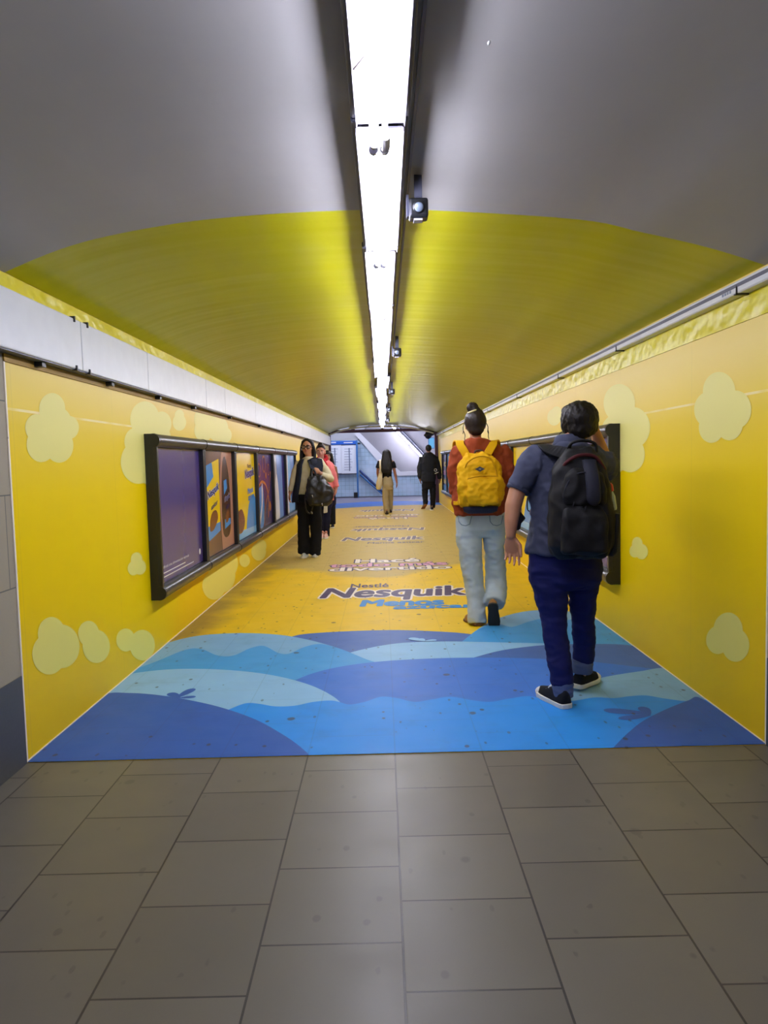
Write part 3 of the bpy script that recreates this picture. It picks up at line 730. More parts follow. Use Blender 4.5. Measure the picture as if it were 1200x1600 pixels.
# ------------------------------------------------------------------ portal and hall at the far end
t = thing('portal_frame', 'dark purple steel gate frame standing at the far end of passage', 'portal frame', (0, 22.7, 0))
def hb(name, px0, py0, px1, py1, Y, th, m, par, **kw):
    a, b = at(px0, py1, Y), at(px1, py0, Y); bm = bmesh.new(); box(bm, (a.x, Y, max(a.z, .0)), (b.x, Y + th, b.z)); return fin(name, bm, M[m], par, **kw)
for x0, x1 in ((506, 517), (679.5, 687.5)):
    a, b = at(x0, 700, 22.7), at(x1, 700, 22.7); bm = bmesh.new(); box(bm, (a.x, 22.7, 0), (b.x, 22.86, 2.3)); fin('post', bm, M['purple'], t, bevel=.01)
a, b = at(510, 676.5, 22.7), at(684, 671, 22.7); bm = bmesh.new(); box(bm, (a.x, 22.72, 2.20), (b.x, 22.84, 2.29)); fin('cross_beam', bm, M['purple'], t, bevel=.01)
for x in (597, 664):
    p = at(x, 665, 22.7); bm = bmesh.new(); box(bm, (p.x - .035, 22.74, 2.29), (p.x + .035, 22.82, 2.5)); fin('hanger', bm, M['purple'], t)
# services round the mouth of the vault
bm = bmesh.new(); pts = [V((p.x * .975, 22.52, p.z - .05)) for p in PROF[6:-8:3]]
tube(bm, pts, [.022], 8); tag(fin('arched_conduit', bm, M['duct'], None, True), 'pale conduit bent along the arch at the far mouth of the passage', 'conduit')
bm = bmesh.new(); tube(bm, spline([at(636, 618, 20), at(640, 640, 20.7), at(652, 658, 21.6), at(662, 661, 22.2), at(667, 664, 22.4)], 6), [.016], 8)
tag(fin('hanging_cable', bm, M['shade'], None, True), 'dark cable drooping across the yellow ceiling near the right end', 'cable')
def cbox(px0, py0, px1, py1, Y, th, m, name, lb, cat):
    o = hb(name, px0, py0, px1, py1, Y, th, m, None, bevel=.012); tag(o, lb, cat); return o
t = thing('junction_box', 'black and white electrical box under the arch, left of portal middle', 'electrical box', at(552, 672, 22.62))
hb('box_body', 545, 666.5, 558, 670.5, 22.62, .08, 'duct', t, bevel=.01); hb('box_cover', 545, 663.5, 557, 666.5, 22.61, .09, 'black', t, bevel=.01); p = at(551.5, 672, 22.75); bm = bmesh.new(); box(bm, (p.x - .06, 22.73, 2.2905), (p.x + .06, 22.8, 2.34)); box(bm, (p.x - .06, 22.66, 2.33), (p.x + .06, 22.8, 2.345)); fin('box_base', bm, M['black'], t)
t = thing('floodlight', 'black floodlight cluster on the upper right corner of the portal', 'floodlight', at(674, 679, 22.92))
bm = bmesh.new(); ball(bm, at(674.5, 676, 22.95), (.10, .08, .10)); fin('housing', bm, M['black'], t, True)
bm = bmesh.new(); tube(bm, [at(668, 679, 22.95), at(669.5, 679.5, 22.9)], [.10, .13], 16, None, False); fin('lamp_head', bm, M['steel'], t, True)
bm = bmesh.new(); tube(bm, [at(664, 680, 22.92), at(680, 676, 22.92)], [.04, .05], 8); fin('bracket', bm, M['black'], t, True)
t = thing('tube_bracket', 'short white tube fitting just left of light row at the end', 'light fitting', at(582, 658, 22.2))
bm = bmesh.new(); tube(bm, [at(573, 659, 22.2), at(578, 658, 22.2)], [.05], 10); fin('left_tube', bm, M['white'], t, True)
bm = bmesh.new(); tube(bm, [at(581, 658.5, 22.2), at(592, 657, 22.2)], [.05], 10); fin('right_tube', bm, M['white'], t, True)

YB = 27.2
bm = bmesh.new(); box(bm, (-4.2, YE + .1, -.12), (4.2, 29.6, 0)); struct(fin('floor', bm, M['hallfloor']))
bm = bmesh.new(); box(bm, (-4.2, YE, 3.3), (4.2, 29.6, 3.42)); struct(fin('ceiling', bm, M['wpaint']))
bm = bmesh.new(); box(bm, (-4.2, 29.5, 0), (4.2, 29.7, 3.3)); struct(fin('wall_far', bm, M['wpaint']))
for nm, x0 in (('wall_hall_left', -4.3), ('wall_hall_right', 4.2)):
    bm = bmesh.new(); box(bm, (x0, YE, 0), (x0 + .1, 29.6, 3.3)); struct(fin(nm, bm, M['wpaint']))
for nm, x0, x1 in (('wall_return_left', -4.2, XL - .2), ('wall_return_right', XR + .2, 4.2)):
    bm = bmesh.new(); box(bm, (x0, YE - .15, 0), (x1, YE, 3.3)); struct(fin(nm, bm, M['wpaint']))
bm = bmesh.new(); box(bm, (XL - .2, YE - .12, 2.55), (XR + .2, YE, 3.3)); struct(fin('wall_head', bm, M['wpaint']))
def slab(name, pts, Y, th, m, par=None):
    """outline surveyed in the plane Y, with real thickness"""
    w = [at(x, y, Y) for x, y in pts]
    w = [V((p.x, p.y, max(p.z, 0))) for p in w]
    bm = bmesh.new(); rings(bm, [w, [p + V((0, th, 0)) for p in w]])
    return fin(name, bm, M[m], par)
# tiled stair parapet with sloped white coping, grey stair soffit behind it
struct(slab('wall_stair', [(430, 778), (430, 688), (560, 688), (594, 722), (622, 742), (760, 739), (760, 778)], YB, .16, 'btile'))
struct(slab('trim_6', [(552, 676), (562, 676), (598, 712), (626, 737), (760, 733), (760, 740), (622, 743.5), (592, 722)], YB - .05, .3, 'wpaint'))
sof = slab('wall_soffit', [(556, 680), (566, 674), (590, 655), (700, 640), (760, 640), (760, 728), (690, 734), (640, 739), (622, 738)], 28.0, .5, 'gpaint'); struct(sof)
struct(slab('wall_upper', [(440, 692), (440, 640), (600, 640), (566, 674), (556, 692), (440, 694)], 28.1, .3, 'wpaint'))
t = thing('stair_light', 'long slanting lit fluorescent tube line over the far staircase', 'stair light', at(640, 690, 27.7))
pts = [at(612, 664, 27.8), at(640, 693, 27.75), at(662, 716, 27.7)]
d = (pts[-1] - pts[0]).normalized(); up = V((-d.z, 0, d.x))
bm = bmesh.new(); ribbon(bm, pts, (0, 1, 0), .10, .05); fin('light_tray', bm, M['white'], t)
for a, b in ((pts[0] + d * .05, pts[1] - d * .05), (pts[1] + d * .05, pts[2])):
    o_ = V((0, -.09, -.03)); bm = bmesh.new(); tube(bm, [a + o_, b + o_], [.022], 10); fin('fluorescent_tube', bm, M['lamp'], t, True)
for p in (pts[0] + d * .3, pts[1], pts[2] - d * .3):
    bm = bmesh.new(); box(bm, (p.x - .03, p.y, p.z - .03), (p.x + .03, 27.995, p.z + .03)); fin('wall_bracket', bm, M['shade'], t)
bm = bmesh.new(); tube(bm, [p + up * .13 + V((0, -.06, 0)) for p in pts], [.028], 8); fin('conduit', bm, M['shade'], t, True)
t = thing('handrail', 'dark blue double handrail sloping down the pale blue tiled wall', 'handrail', at(575, 750, 27.1))
for dy, r, m in ((0, .045, 'handrail'), (6, .03, 'bluepost')):
    bm = bmesh.new(); tube(bm, [at(563, 736 + dy, 27.1), at(597, 768 + dy * .6, 27.05)], [r], 10); fin('rail', bm, M[m], t, True)
for x, y in ((566, 739), (590, 762)):
    bm = bmesh.new(); tube(bm, [at(x, y, 27.07), at(x, y + 2, 27.2)], [.02], 8); fin('rail_bracket', bm, M['bluepost'], t, True)
t = thing('information_board', 'white line-diagram board with blue header on the far tiled wall', 'sign board', at(537, 742, 27.0))
hb('board_back', 512, 689, 557, 742, 27.04, .05, 'shade', t)
for x0, x1 in ((512, 533), (534, 556)):
    pn = hb('board_panel', x0, 695.5, x1, 740, 27.02, .02, 'signwhite', t)
    for k in range(9):
        y = 701 + k * 4.1; hb('printed_line', x0 + 4, y, x1 - 5 - (k * 3 % 5), y + .8, 27.012, .006, 'signink', pn)
    hb('printed_line', (x0 + x1) / 2 + .6, 700, (x0 + x1) / 2 + 1.3, 736, 27.011, .006, 'signink', pn)
hd = hb('header', 511, 688.5, 557, 695, 27.0, .05, 'signblue', t)
for x0, x1 in ((517, 525), (537, 551)): hb('printed_line', x0, 690.6, x1, 692.4, 26.994, .005, 'signwhite', hd)
bm = bmesh.new(); p = at(557.5, 700, 27.0); box(bm, (p.x - .03, 26.97, 0), (p.x + .03, 27.05, at(557, 688, 27).z)); fin('board_post', bm, M['bluepost'], t)
o = hb('platform_sign', 557.5, 691.5, 563, 694.5, 26.98, .05, 'black', None); tag(o, 'small black flag sign beside the blue header of the board', 'sign')
bm = bmesh.new(); p = at(556, 775, 26.9); box(bm, (p.x - .07, 26.85, 0), (p.x + .07, 26.96, .2)); tag(fin('bin', bm, M['steel'], None, bevel=.01), 'small dark grey box at the foot of the blue board post', 'box')
t = thing('glazed_panel', 'narrow cyan glazed panel behind the right portal post', 'panel', at(674, 700, 27.1))
hb('panel_frame', 669.5, 683.5, 679, 701, 27.1, .06, 'bluepost', t); hb('pane', 670.5, 684.5, 678, 700, 27.08, .05, 'cyan', t)
# unseen hall luminaires, added to brighten the far hall
for x, lb in ((-2.7, 'long hall ceiling light left of the portal, above blue board'), (-.9, 'hall ceiling light just left of the hall middle'), (.9, 'hall ceiling light just right of the hall middle'), (2.7, 'long hall ceiling light right of the portal')):
    t = thing('added_hall_luminaire', lb, 'ceiling light', (x, 25.2, 3.3))
    bm = bmesh.new(); box(bm, (x - .1, 24.2, 3.24), (x + .1, 26.2, 3.3)); fin('tray', bm, M['white'], t)
    for s in (-.04, .04):
        bm = bmesh.new(); tube(bm, [(x + s, 24.25, 3.2), (x + s, 26.15, 3.2)], [.016], 10); fin('fluorescent_tube', bm, M['lamp'], t, True)
# ------------------------------------------------------------------ people: shared anatomy
def px(x, y, Y, w=None):
    p = at(x, y, Y)
    return p if w is None else (p, w * Y / FPX / 2)
def skin(name, rgb):
    t = NT(name); c = lin(rgb)
    col = t.mix(t.noise(22, 4), tuple(k * .86 for k in c), tuple(min(1, k * 1.1) for k in c))
    t.b.inputs['Subsurface Weight'].default_value = .08; t.b.inputs['Subsurface Radius'].default_value = (.012, .005, .003)
    return t.out(col, .5, 0, .4)
UP = V((0, 0, 1))
def head(bm, c, f, up=UP, s=1.0):
    """cranium, jaw, nose, brow, ears, chin; c = centre of the head, overall height .225*s"""
    f = V(f).normalized(); up = V(up).normalized(); r = f.cross(up).normalized(); up = r.cross(f)
    P_ = lambda a, b, z: c + (r * a + f * b + up * z) * s
    ball(bm, P_(0, -.012, .022), (.074 * s, .092 * s, .088 * s), f, up, 20, 14)
    ball(bm, P_(0, .030, -.030), (.060 * s, .060 * s, .078 * s), f, up, 18, 12)
    ball(bm, P_(0, .052, -.078), (.034 * s, .032 * s, .030 * s), f, up)
    for q in (-1, 1):
        ball(bm, P_(q * .040, .048, -.032), (.024 * s, .026 * s, .026 * s), f, up, 12, 8)
        ball(bm, P_(q * .026, .078, .022), (.026 * s, .014 * s, .011 * s), f, up, 10, 8)
        ball(bm, P_(q * .076, -.004, -.008), (.011 * s, .020 * s, .032 * s), (f - r * q * .35), up, 12, 8)
    tube(bm, [P_(0, .078, .018), P_(0, .092, -.008), P_(0, .102, -.026)], [.010 * s, .012 * s, .015 * s], 10)
    for q in (-1, 1): ball(bm, P_(q * .011, .090, -.029), (.009 * s, .010 * s, .008 * s), f, up, 8, 6)
    return P_
def face(t, P_, f, up, s, hairm, lipm, lids=None):
    f = V(f).normalized(); up = V(up)
    for q in (-1, 1):
        bm = bmesh.new(); ball(bm, P_(q * .031, .074, .002), (.0125 * s, .011 * s, .0068 * s), f, up); e = fin('eye', bm, M['eyewhite'], t, True)
        bm = bmesh.new(); ball(bm, P_(q * .031, .083, .002), (.0056 * s, .003 * s, .0056 * s), f, up, 10, 6); fin('iris', bm, M['iris'], e, True)
        bm = bmesh.new(); tube(bm, [P_(q * .013, .090, .0255), P_(q * .030, .089, .028), P_(q * .048, .074, .021)], [.0035 * s, .0045 * s, .0025 * s], 8); fin('eyebrow', bm, hairm, t, True)
    bm = bmesh.new(); tube(bm, [P_(-.024, .078, -.056), P_(-.010, .091, -.053), P_(0, .0925, -.054), P_(.010, .091, -.053), P_(.024, .078, -.056)], [.003 * s, .006 * s, .0062 * s, .006 * s, .003 * s], 8)
    fin('lips', bm, lipm, t, True)
def hand(bm, wrist, d, palm, thumb, s=1.0, curl=(.5, .6, .7, .8), spread=.10, thumb_curl=.35):
    """d = towards the fingers, palm = palm normal, thumb = side on which the thumb leaves the palm"""
    d = V(d).normalized(); palm = (V(palm) - d * V(palm).dot(d)).normalized()
    th = d.cross(palm)
    if th.dot(V(thumb)) < 0: th = -th
    W = V(wrist)
    tube(bm, [W - d * .03 * s, W, W + d * .022 * s, W + d * .055 * s, W + d * .088 * s], [(.021 * s, .024 * s), (.019 * s, .026 * s), (.017 * s, .034 * s), (.016 * s, .041 * s), (.012 * s, .039 * s)], 14, palm)
    for k, (off, L_) in enumerate(((.033, .074), (.0112, .083), (-.011, .077), (-.032, .060))):
        a = curl[k]; b = W + d * .086 * s + th * off * s
        dd = (d + th * off * spread * 12).normalized()
        q = [b - dd * .012 * s, b]
        ang = 0
        for seg in (.46, .31, .23):
            ang += a * .95
            q.append(q[-1] + (dd * math.cos(ang) + palm * math.sin(ang)) * L_ * s * seg)
        tube(bm, q, [.0086 * s, .0086 * s, .0080 * s, .0073 * s, .0060 * s], 10, th)
    b = W + d * .025 * s + th * .026 * s
    t1 = (d * .75 + th * .6 + palm * .3).normalized(); t2 = (d * .95 + th * .1 + palm * thumb_curl).normalized()
    tube(bm, [b - t1 * .01 * s, b + t1 * .034 * s, b + t1 * .034 * s + t2 * .032 * s, b + t1 * .034 * s + t2 * .058 * s], [.0135 * s, .0115 * s, .0105 * s, .008 * s], 10, palm)
def foot(bm, ankle, d, up=UP, s=1.0):
    d = V(d).normalized(); up = V(up).normalized()
    a = V(ankle)
    a = a + d * .014 * s
    tube(bm, [a + up * .03 * s, a - up * .02 * s, a - up * .045 * s], [.031 * s, .030 * s, .028 * s], 12, d)
    tube(bm, [a - up * .048 * s - d * .028 * s, a - up * .048 * s + d * .03 * s, a - up * .056 * s + d * .10 * s, a - up * .062 * s + d * .150 * s], [(.026 * s, .022 * s), (.026 * s, .027 * s), (.020 * s, .032 * s), (.012 * s, .026 * s)], 14, up)
def shoe(t, name, heel, d, up, L_, W, mu, ms, style='sneaker', lace=None, toe=None):
    """heel = lowest back point of the sole; built along d with the sole facing -up"""
    d = V(d).normalized(); up = V(up); up = (up - d * up.dot(d)).normalized(); r = d.cross(up)
    Q = lambda x, y, z: V(heel) + r * x + d * y + up * z
    prof = ((0, .28, .064), (.03, .38, .076), (.12, .43, .080), (.3, .43, .084), (.5, .46, .074), (.68, .50, .056), (.84, .44, .046), (.95, .28, .038), (1.0, .10, .028))
    bm = bmesh.new()
    R = []
    for y, w, h in prof:
        ww = w * W * (.94 if y < .6 else .9); c = Q((.06 if y > .5 else 0) * 0, y * L_ * .985 + .003, .014)
        R.append([c + r * ww * math.cos(a) * (1 - .25 * max(0, math.sin(a))) + up * (max(0, math.sin(a)) ** .7) * h * (L_ / .27) for a in [2 * PI * i / 20 for i in range(20)]])
    rings(bm, R); u = fin(name, bm, mu, t, True)
    for m in (u,):
        m.modifiers.new('s', 'SUBSURF').levels = 1; m.modifiers['s'].render_levels = 1
    bm = bmesh.new()
    n = 14; lo = [];
    edge = [(-.28, 0), (-.38, .05), (-.42, .15), (-.41, .32), (-.47, .52), (-.50, .70), (-.44, .86), (-.28, .97), (0, 1.02), (.28, .97), (.44, .86), (.50, .70), (.47, .52), (.41, .32), (.42, .15), (.38, .05), (.28, 0), (0, -.02)]
    rings(bm, [[Q(x * W, y * L_, z) for x, y in edge] for z in (0, .026 if style == 'sneaker' else .018)])
    so = fin('sole', bm, ms, u, False, bevel=.004)
    if lace:
        for k in range(4):
            y = .46 + .075 * k; z = .098 - .014 * k
            bm = bmesh.new(); tube(bm, [Q(-.22 * W, y * L_, z * .9), Q(0, y * L_ + .004, z + .004), Q(.22 * W, y * L_, z * .9)], [.0035] * 3, 8); fin('lace', bm, lace, u, True)
    if toe:
        bm = bmesh.new(); ball(bm, Q(0, .90 * L_, .026), (.40 * W, .11 * L_, .026), d, up); fin('toe_cap', bm, toe, u, True)
    return u
def folds(amp, sc, stretch=(1, 1, 1), seed=0.0, sharp=True):
    sx, sy, sz = stretch
    def fn(co, n):
        q = V((co.x * sx * sc + seed, co.y * sy * sc, co.z * sz * sc))
        a = noise.noise(q); b = noise.noise(q * 2.1 + V((7, 3, 1)))
        if sharp: a = 1 - 2 * abs(a)
        return amp * (a * .6 + b * .4) - amp * .2
    return fn
def loftpx(bm, secs, f, depth, n=24, p=2.2, infl=0.0):
    """garment or torso from surveyed rows: (x, y, Y, width px[, depth half])"""
    f = V(f).normalized(); r = f.cross(UP)
    S = []
    for s in secs:
        c, rw = px(*s[:4]); dd = s[4] if len(s) > 4 else depth
        S.append((c, r, f, rw + infl, dd + infl))
    rings(bm, [oval(c, ux, uy, rx, ry, n, p) for c, ux, uy, rx, ry in S])
def tubepx(bm, pts, infl=0.0, rnd=True, n=16, flat=1.0):
    P_ = [px(*q) for q in pts]
    tube(bm, [a for a, _ in P_], [((r + infl) * flat, r + infl) for _, r in P_], n, (0, 1, .01), rnd)
def shell(bm, secs, f, a0, a1, th, n=30, p=2.2):
    """open garment front: wall of thickness th over the angles a0..a1 (degrees from the right side)"""
    f = V(f).normalized(); r = f.cross(UP)
    def row(c, rx, ry):
        out = []
        for i in range(n + 1):
            a = math.radians(a0 + (a1 - a0) * i / n); ca, sa = math.cos(a), math.sin(a); k = 2 / p
            out.append(c + r * rx * math.copysign(abs(ca) ** k, ca) + f * ry * math.copysign(abs(sa) ** k, sa))
        return out
    R = [row(c, rx, ry) + row(c, rx - th, ry - th)[::-1] for c, rx, ry in secs]
    rings(bm, R)
def NTglass():
    t = NT('spectacle_glass'); t.b.inputs['Transmission Weight'].default_value = 1
    return t.out((.95, .95, .95), .03, 0, .5)
M.update(eyewhite=plain('eye_white', (226, 222, 216), .25, var=0), iris=plain('dark_iris', (46, 32, 24), .15, var=0), glass=NTglass(), lips=plain('lip_colour', (168, 92, 84), .45, var=.05),
         hair=plain('near_black_hair', (20, 16, 15), .55, var=.3, sc=60, bump=.5, bsc=90, spec=.25), hairb=plain('dark_brown_hair', (34, 24, 21), .5, var=.3, sc=60, bump=.5, bsc=90, spec=.3))
person_grp = None

# ------------------------------------------------------------------ 1. man in polo shirt, from behind
F = V((.05, 1, 0)).normalized(); Rr = F.cross(UP)
YM = 3.95
heelL = fl(887, 1109); heelL.z = .004
t = thing('person', 'person in grey-blue polo and rolled dark jeans walking away, hand raised to face', 'person', (heelL.x, heelL.y, .0035))
sk = skin('tan_skin', (176, 124, 96))
HC = at(904, 664, YM + .01)
hf = V((.10, 1, -.08))
bm = bmesh.new()
head(bm, HC, hf, UP, .96)
tube(bm, [at(892, 704, YM), at(896, 690, YM - .005), at(902, 672, YM)], [.062, .056, .052], 16)
loftpx(bm, [(883, 885, YM, 84), (883, 866, YM, 84), (883, 830, YM, 84), (884, 790, YM, 96), (885, 745, YM, 106), (886, 718, YM, 104), (888, 702, YM, 66)], F, .095)
armL = [(838, 718, 3.93, 32), (822, 742, 3.92, 30), (809, 765, 3.90, 27), (802, 790, 3.88, 26.5), (799, 814, 3.86, 22), (798, 836, 3.85, 16)]
tubepx(bm, armL)
hand(bm, at(798, 838, 3.85), (.10, .12, -1), (-.35, -1, -.1), (1, -.3, 0), .98, (.30, .42, .52, .60), .14, .5)
# right arm: upper arm forward, forearm folded up so that the hand rests on the face
E2 = at(951, 738, 4.24); W2 = at(929, 672, 4.135)
tube(bm, [at(934, 720, YM), at(944, 726, YM + .13), E2], [.056, .050, .043], 16)
tube(bm, [E2, E2 + (W2 - E2) * .35, E2 + (W2 - E2) * .75, W2], [.042, .042, .034, .027], 16)
hand(bm, W2, (-.22, -.25, .9), (-.9, -.35, -.1), (0, -1, .2), .94, (.25, .3, .3, .35))
legL = [(860, 872, YM, 42), (859, 902, YM, 42), (862, 930, YM - .01, 38), (865, 978, YM - .03, 31), (871, 1010, YM - .05, 33), (877, 1048, YM - .09, 25), (881, 1080, YM - .11, 19)]
legR = [(907, 872, YM, 42), (909, 902, YM + .01, 40), (910, 930, YM + .04, 34), (911, 960, YM + .07, 29), (912, 1000, YM + .12, 26), (910.5, 1030, YM + .15, 18), (909, 1052, YM + .15, 15)]
tubepx(bm, legL); tubepx(bm, legR)
dL = V((-.34, .94, 0)).normalized(); dR = V((.62, .74, -.06)).normalized()
foot(bm, heelL + UP * .09 + dL * .06, dL); 
heelR = at(899, 1072, 4.06); heelR.z = .022
foot(bm, heelR + UP * .09 + dR * .06, dR)
blob('body', bm, sk, t, .0046, 2)
# polo shirt
poloM = cloth('grey_blue_cotton', (64, 68, 88), .88, .12)
bm = bmesh.new()
loftpx(bm, [(881, 862, YM, 116), (882, 845, YM, 114), (883, 815, YM, 111), (884, 785, YM, 113), (885, 752, YM, 119), (885, 730, YM, 121), (886, 714, YM, 112), (888, 702, YM, 84), (890, 694, YM, 50)], F, .125)
tubepx(bm, [(846, 712, YM - .01, 36), (834, 722, 3.93, 41), (822, 742, 3.92, 38), (810, 764, 3.905, 33)], .004, False)
rs = [at(922, 715, YM - .005), at(938, 722, YM + .04), at(946, 729, YM + .12), at(948, 731, YM + .2)]
tube(bm, rs, [.062, .068, .066, .062], 18, None, True)
fa = folds(.026, 7, (1, 1, .5), 3)
fb = folds(.012, 15, (.8, 1, 1.2), 9)
blob('polo_shirt', bm, poloM, t, .0075, 3, lambda c, n: fa(c, n) + fb(c, n))
bm = bmesh.new()
cpts = []
for k in range(13):
    a = math.radians(-30 + 240 * k / 12 + 180)
    cpts.append(at(890, 692, YM) + Rr * .077 * math.cos(a) + F * .072 * math.sin(a) + UP * (.012 - .02 * (math.sin(a) + 0) * .5))
R = []
for i, q in enumerate(cpts):
    o = (q - at(890, 692, YM)); o.z = 0; o.normalize()
    R.append([q + UP * .022 - o * .012, q + UP * .026 - o * .004, q - UP * .022 + o * .016, q - UP * .024 + o * .010])
rings(bm, R); fin('collar', bm, poloM, t, True, bevel=.003)
bm = bmesh.new()
tubepx(bm, [(811, 762, 3.905, 34.5), (808.5, 767, 3.903, 34.5)], .005, False, 22); fin('sleeve_band', bm, poloM, t, True)
# jeans
jeanM = cloth('dark_indigo_denim', (20, 25, 78), .85, .25, 320)
bm = bmesh.new()
loftpx(bm, [(883, 918, YM, 96, .08), (883, 905, YM, 112), (883, 885, YM, 115), (883, 862, YM, 112), (883, 848, YM, 108)], F, .118)
tubepx(bm, [(856, 880, YM, 56), (857, 902, YM, 58), (861, 930, YM - .01, 50), (864, 955, YM - .02, 44), (866, 978, YM - .03, 39.5), (870, 1005, YM - .05, 37.5), (875, 1040, YM - .08, 36), (879, 1070, YM - .10, 33)], 0, False)
tubepx(bm, [(911, 880, YM, 54), (911, 902, YM + .01, 54), (910, 930, YM + .04, 45), (911, 960, YM + .07, 38), (912.5, 1000, YM + .12, 34), (911, 1032, YM + .15, 30)], 0, False)
fa = folds(.010, 7, (.8, .8, 1.5), 1)
fb2 = folds(.007, 15, (.7, .7, 1.6), 5)
blob('jeans', bm, jeanM, t, .0075, 3, lambda c, n: (fa(c, n) + fb2(c, n)) * (1.0 if c.z < .75 else .45))
cuffM = cloth('faded_denim_inside', (86, 98, 132), .9, .15, 300)
for pts in ([(878.5, 1064, YM - .095, 31), (879.5, 1070, YM - .10, 32.5), (880, 1080, YM - .105, 31), (881.5, 1090, YM - .11, 29)], [(910.5, 1025, YM + .15, 29), (910, 1031, YM + .15, 33), (909.5, 1042, YM + .15, 33.5), (908.5, 1051, YM + .15, 31)]):
    bm = bmesh.new(); tubepx(bm, pts, 0.001, False, 20); blob('rolled_cuff', bm, cuffM, t, .007, 2, folds(.007, 16, (.5, .5, 2), 4))
rubber = plain('white_rubber', (226, 222, 214), .5, var=.08, sc=40); canvas = cloth('black_canvas', (18, 20, 26), .85, .1)
lacem = plain('white_lace', (222, 222, 222), .7, var=0)
shoe(t, 'shoe', heelL, dL, UP, .275, .098, canvas, rubber, 'sneaker', lacem, rubber)
shoe(t, 'shoe', heelR, dR, V((0, -.1, 1)), .275, .098, canvas, rubber, 'sneaker', lacem, rubber)
# hair
bm = bmesh.new()
P_ = lambda a, b, z: HC + Rr * a + F * b + UP * z
ball(bm, P_(.003, -.018, .034), (.097, .108, .092), F, UP, 24, 16); ball(bm, P_(.003, -.058, -.010), (.076, .058, .064), F, UP, 20, 12); ball(bm, P_(.060, -.018, .0), (.038, .06, .056), F, UP); ball(bm, P_(-.058, -.01, .004), (.036, .055, .052), F, UP)
ball(bm, P_(-.01, .05, .078), (.07, .06, .036), F, UP)
h1_ = folds(.007, 34, (1, 1, .5), 2); h2_ = folds(.004, 110, (1, 1, .3), 8)
blob('hair', bm, M['hair'], t, .0055, 2, lambda c, n: h1_(c, n) + h2_(c, n))

# his backpack
def at_pack(o, r, out):
    return lambda a, b, z: o + r * a + out * b + UP * z
packM = cloth('black_nylon', (11, 11, 15), .7, .2, 400, .25); packG = cloth('charcoal_nylon', (27, 29, 42), .7, .15, 400, .25); packR = cloth('dark_red_piping', (66, 18, 24), .7, .1)
o0 = at(904, 868, 3.80); zt = at(904, 699, 3.75).z; Hh = zt - o0.z
t = thing('backpack', 'large black backpack with dark red piping on the back of polo shirt', 'backpack', o0)
rr = V((1, -.10, 0)).normalized(); ou = V((-.10, -1, 0)).normalized()
B = at_pack(o0, rr, ou)
def packbody(bm, w, d, h, prof, p=3.2, x0=0.0, b0=0.0, z0=0.0):
    rings(bm, [oval(B(x0 + dx * w, b0 + d * dd * .5 * 1.0, z0 + h * z), rr, ou, w * ww, d * dd * .5, 24, p) for z, ww, dd, dx in prof])
bm = bmesh.new()
packbody(bm, .158, .20, Hh, ((0, .70, .60, -.02), (.03, .90, .86, -.02), (.12, 1.0, 1.0, -.02), (.35, 1.0, 1.05, -.03), (.6, .93, .98, -.04), (.8, .80, .85, -.06), (.92, .62, .66, -.04), (.985, .42, .42, 0), (1.0, .28, .28, 0)))
bm_f = folds(.018, 10, (1, 1, .8), 8)
blob('main_bag', bm, packM, t, .009, 4, bm_f)
bm = bmesh.new()
packbody(bm, .112, .075, Hh * .42, ((0, .8, .5, 0), (.06, .96, .9, 0), (.4, 1.0, 1.0, 0), (.8, .95, .9, 0), (.96, .78, .6, 0), (1, .6, .4, 0)), 3.2, -.005, .175, Hh * .06)
blob('lower_pocket', bm, packM, t, .008, 4, bm_f)
bm = bmesh.new()
packbody(bm, .105, .07, Hh * .34, ((0, .85, .5, 0), (.08, .96, .9, 0), (.5, 1.0, 1.0, 0), (.85, .84, .8, 0), (1, .55, .4, .05)), 3.0, .0, .150, Hh * .47)
up_ = blob('upper_pocket', bm, packM, t, .008, 4, bm_f)
tp = [B(.03, .150, Hh * .885), B(.032, .190, Hh * .80), B(.034, .222, Hh * .72), B(.036, .236, Hh * .62), B(.038, .234, Hh * .54), B(.039, .222, Hh * .49)]
tn = [ou + UP * .6, ou + UP * .4, ou + UP * .2, ou, ou, ou - UP * .3]
P__ = spline(tp, 6); N__ = spline(tn, 6); R = []
for i, q in enumerate(P__):
    f_ = i / (len(P__) - 1); ww = .034 * (1 if f_ < .72 else math.sqrt(max(.02, 1 - ((f_ - .72) / .28) ** 2)))
    R.append([q + rr * ww - N__[i].normalized() * .012, q + rr * ww, q + rr * ww * .7 + N__[i].normalized() * .008, q - rr * ww * .7 + N__[i].normalized() * .008, q - rr * ww, q - rr * ww - N__[i].normalized() * .012])
bm = bmesh.new(); rings(bm, R); fin('front_panel', bm, packG, t, True)
bm = bmesh.new(); tube(bm, spline([B(-.10, .12, Hh * .76), B(-.085, .155, Hh * .86), B(-.02, .155, Hh * .925), B(.055, .150, Hh * .915), B(.10, .135, Hh * .82), B(.112, .12, Hh * .76)], 5), [.009], 8); fin('piping', bm, packR, t, True)
bm = bmesh.new(); tube(bm, spline([B(-.11, .13, Hh * .70), B(-.115, .17, Hh * .5), B(-.10, .20, Hh * .33)], 6), [.005], 8); fin('zipper', bm, packG, t, True)
bm = bmesh.new(); tube(bm, spline([B(-.095, .185, Hh * .48), B(-.10, .205, Hh * .6), B(-.06, .205, Hh * .745), B(.0, .21, Hh * .78)], 6), [.004], 8); fin('pocket_zipper', bm, packG, t, True)
for a in ((-.055, .222, .52), (.0, .232, .48), (.10, .20, .22)):
    bm = bmesh.new(); tube(bm, [B(a[0], a[1], Hh * a[2]), B(a[0] - .006, a[1] + .004, Hh * a[2] - .018)], [.003, .002], 8); fin('zipper_pull', bm, packG, t, True)
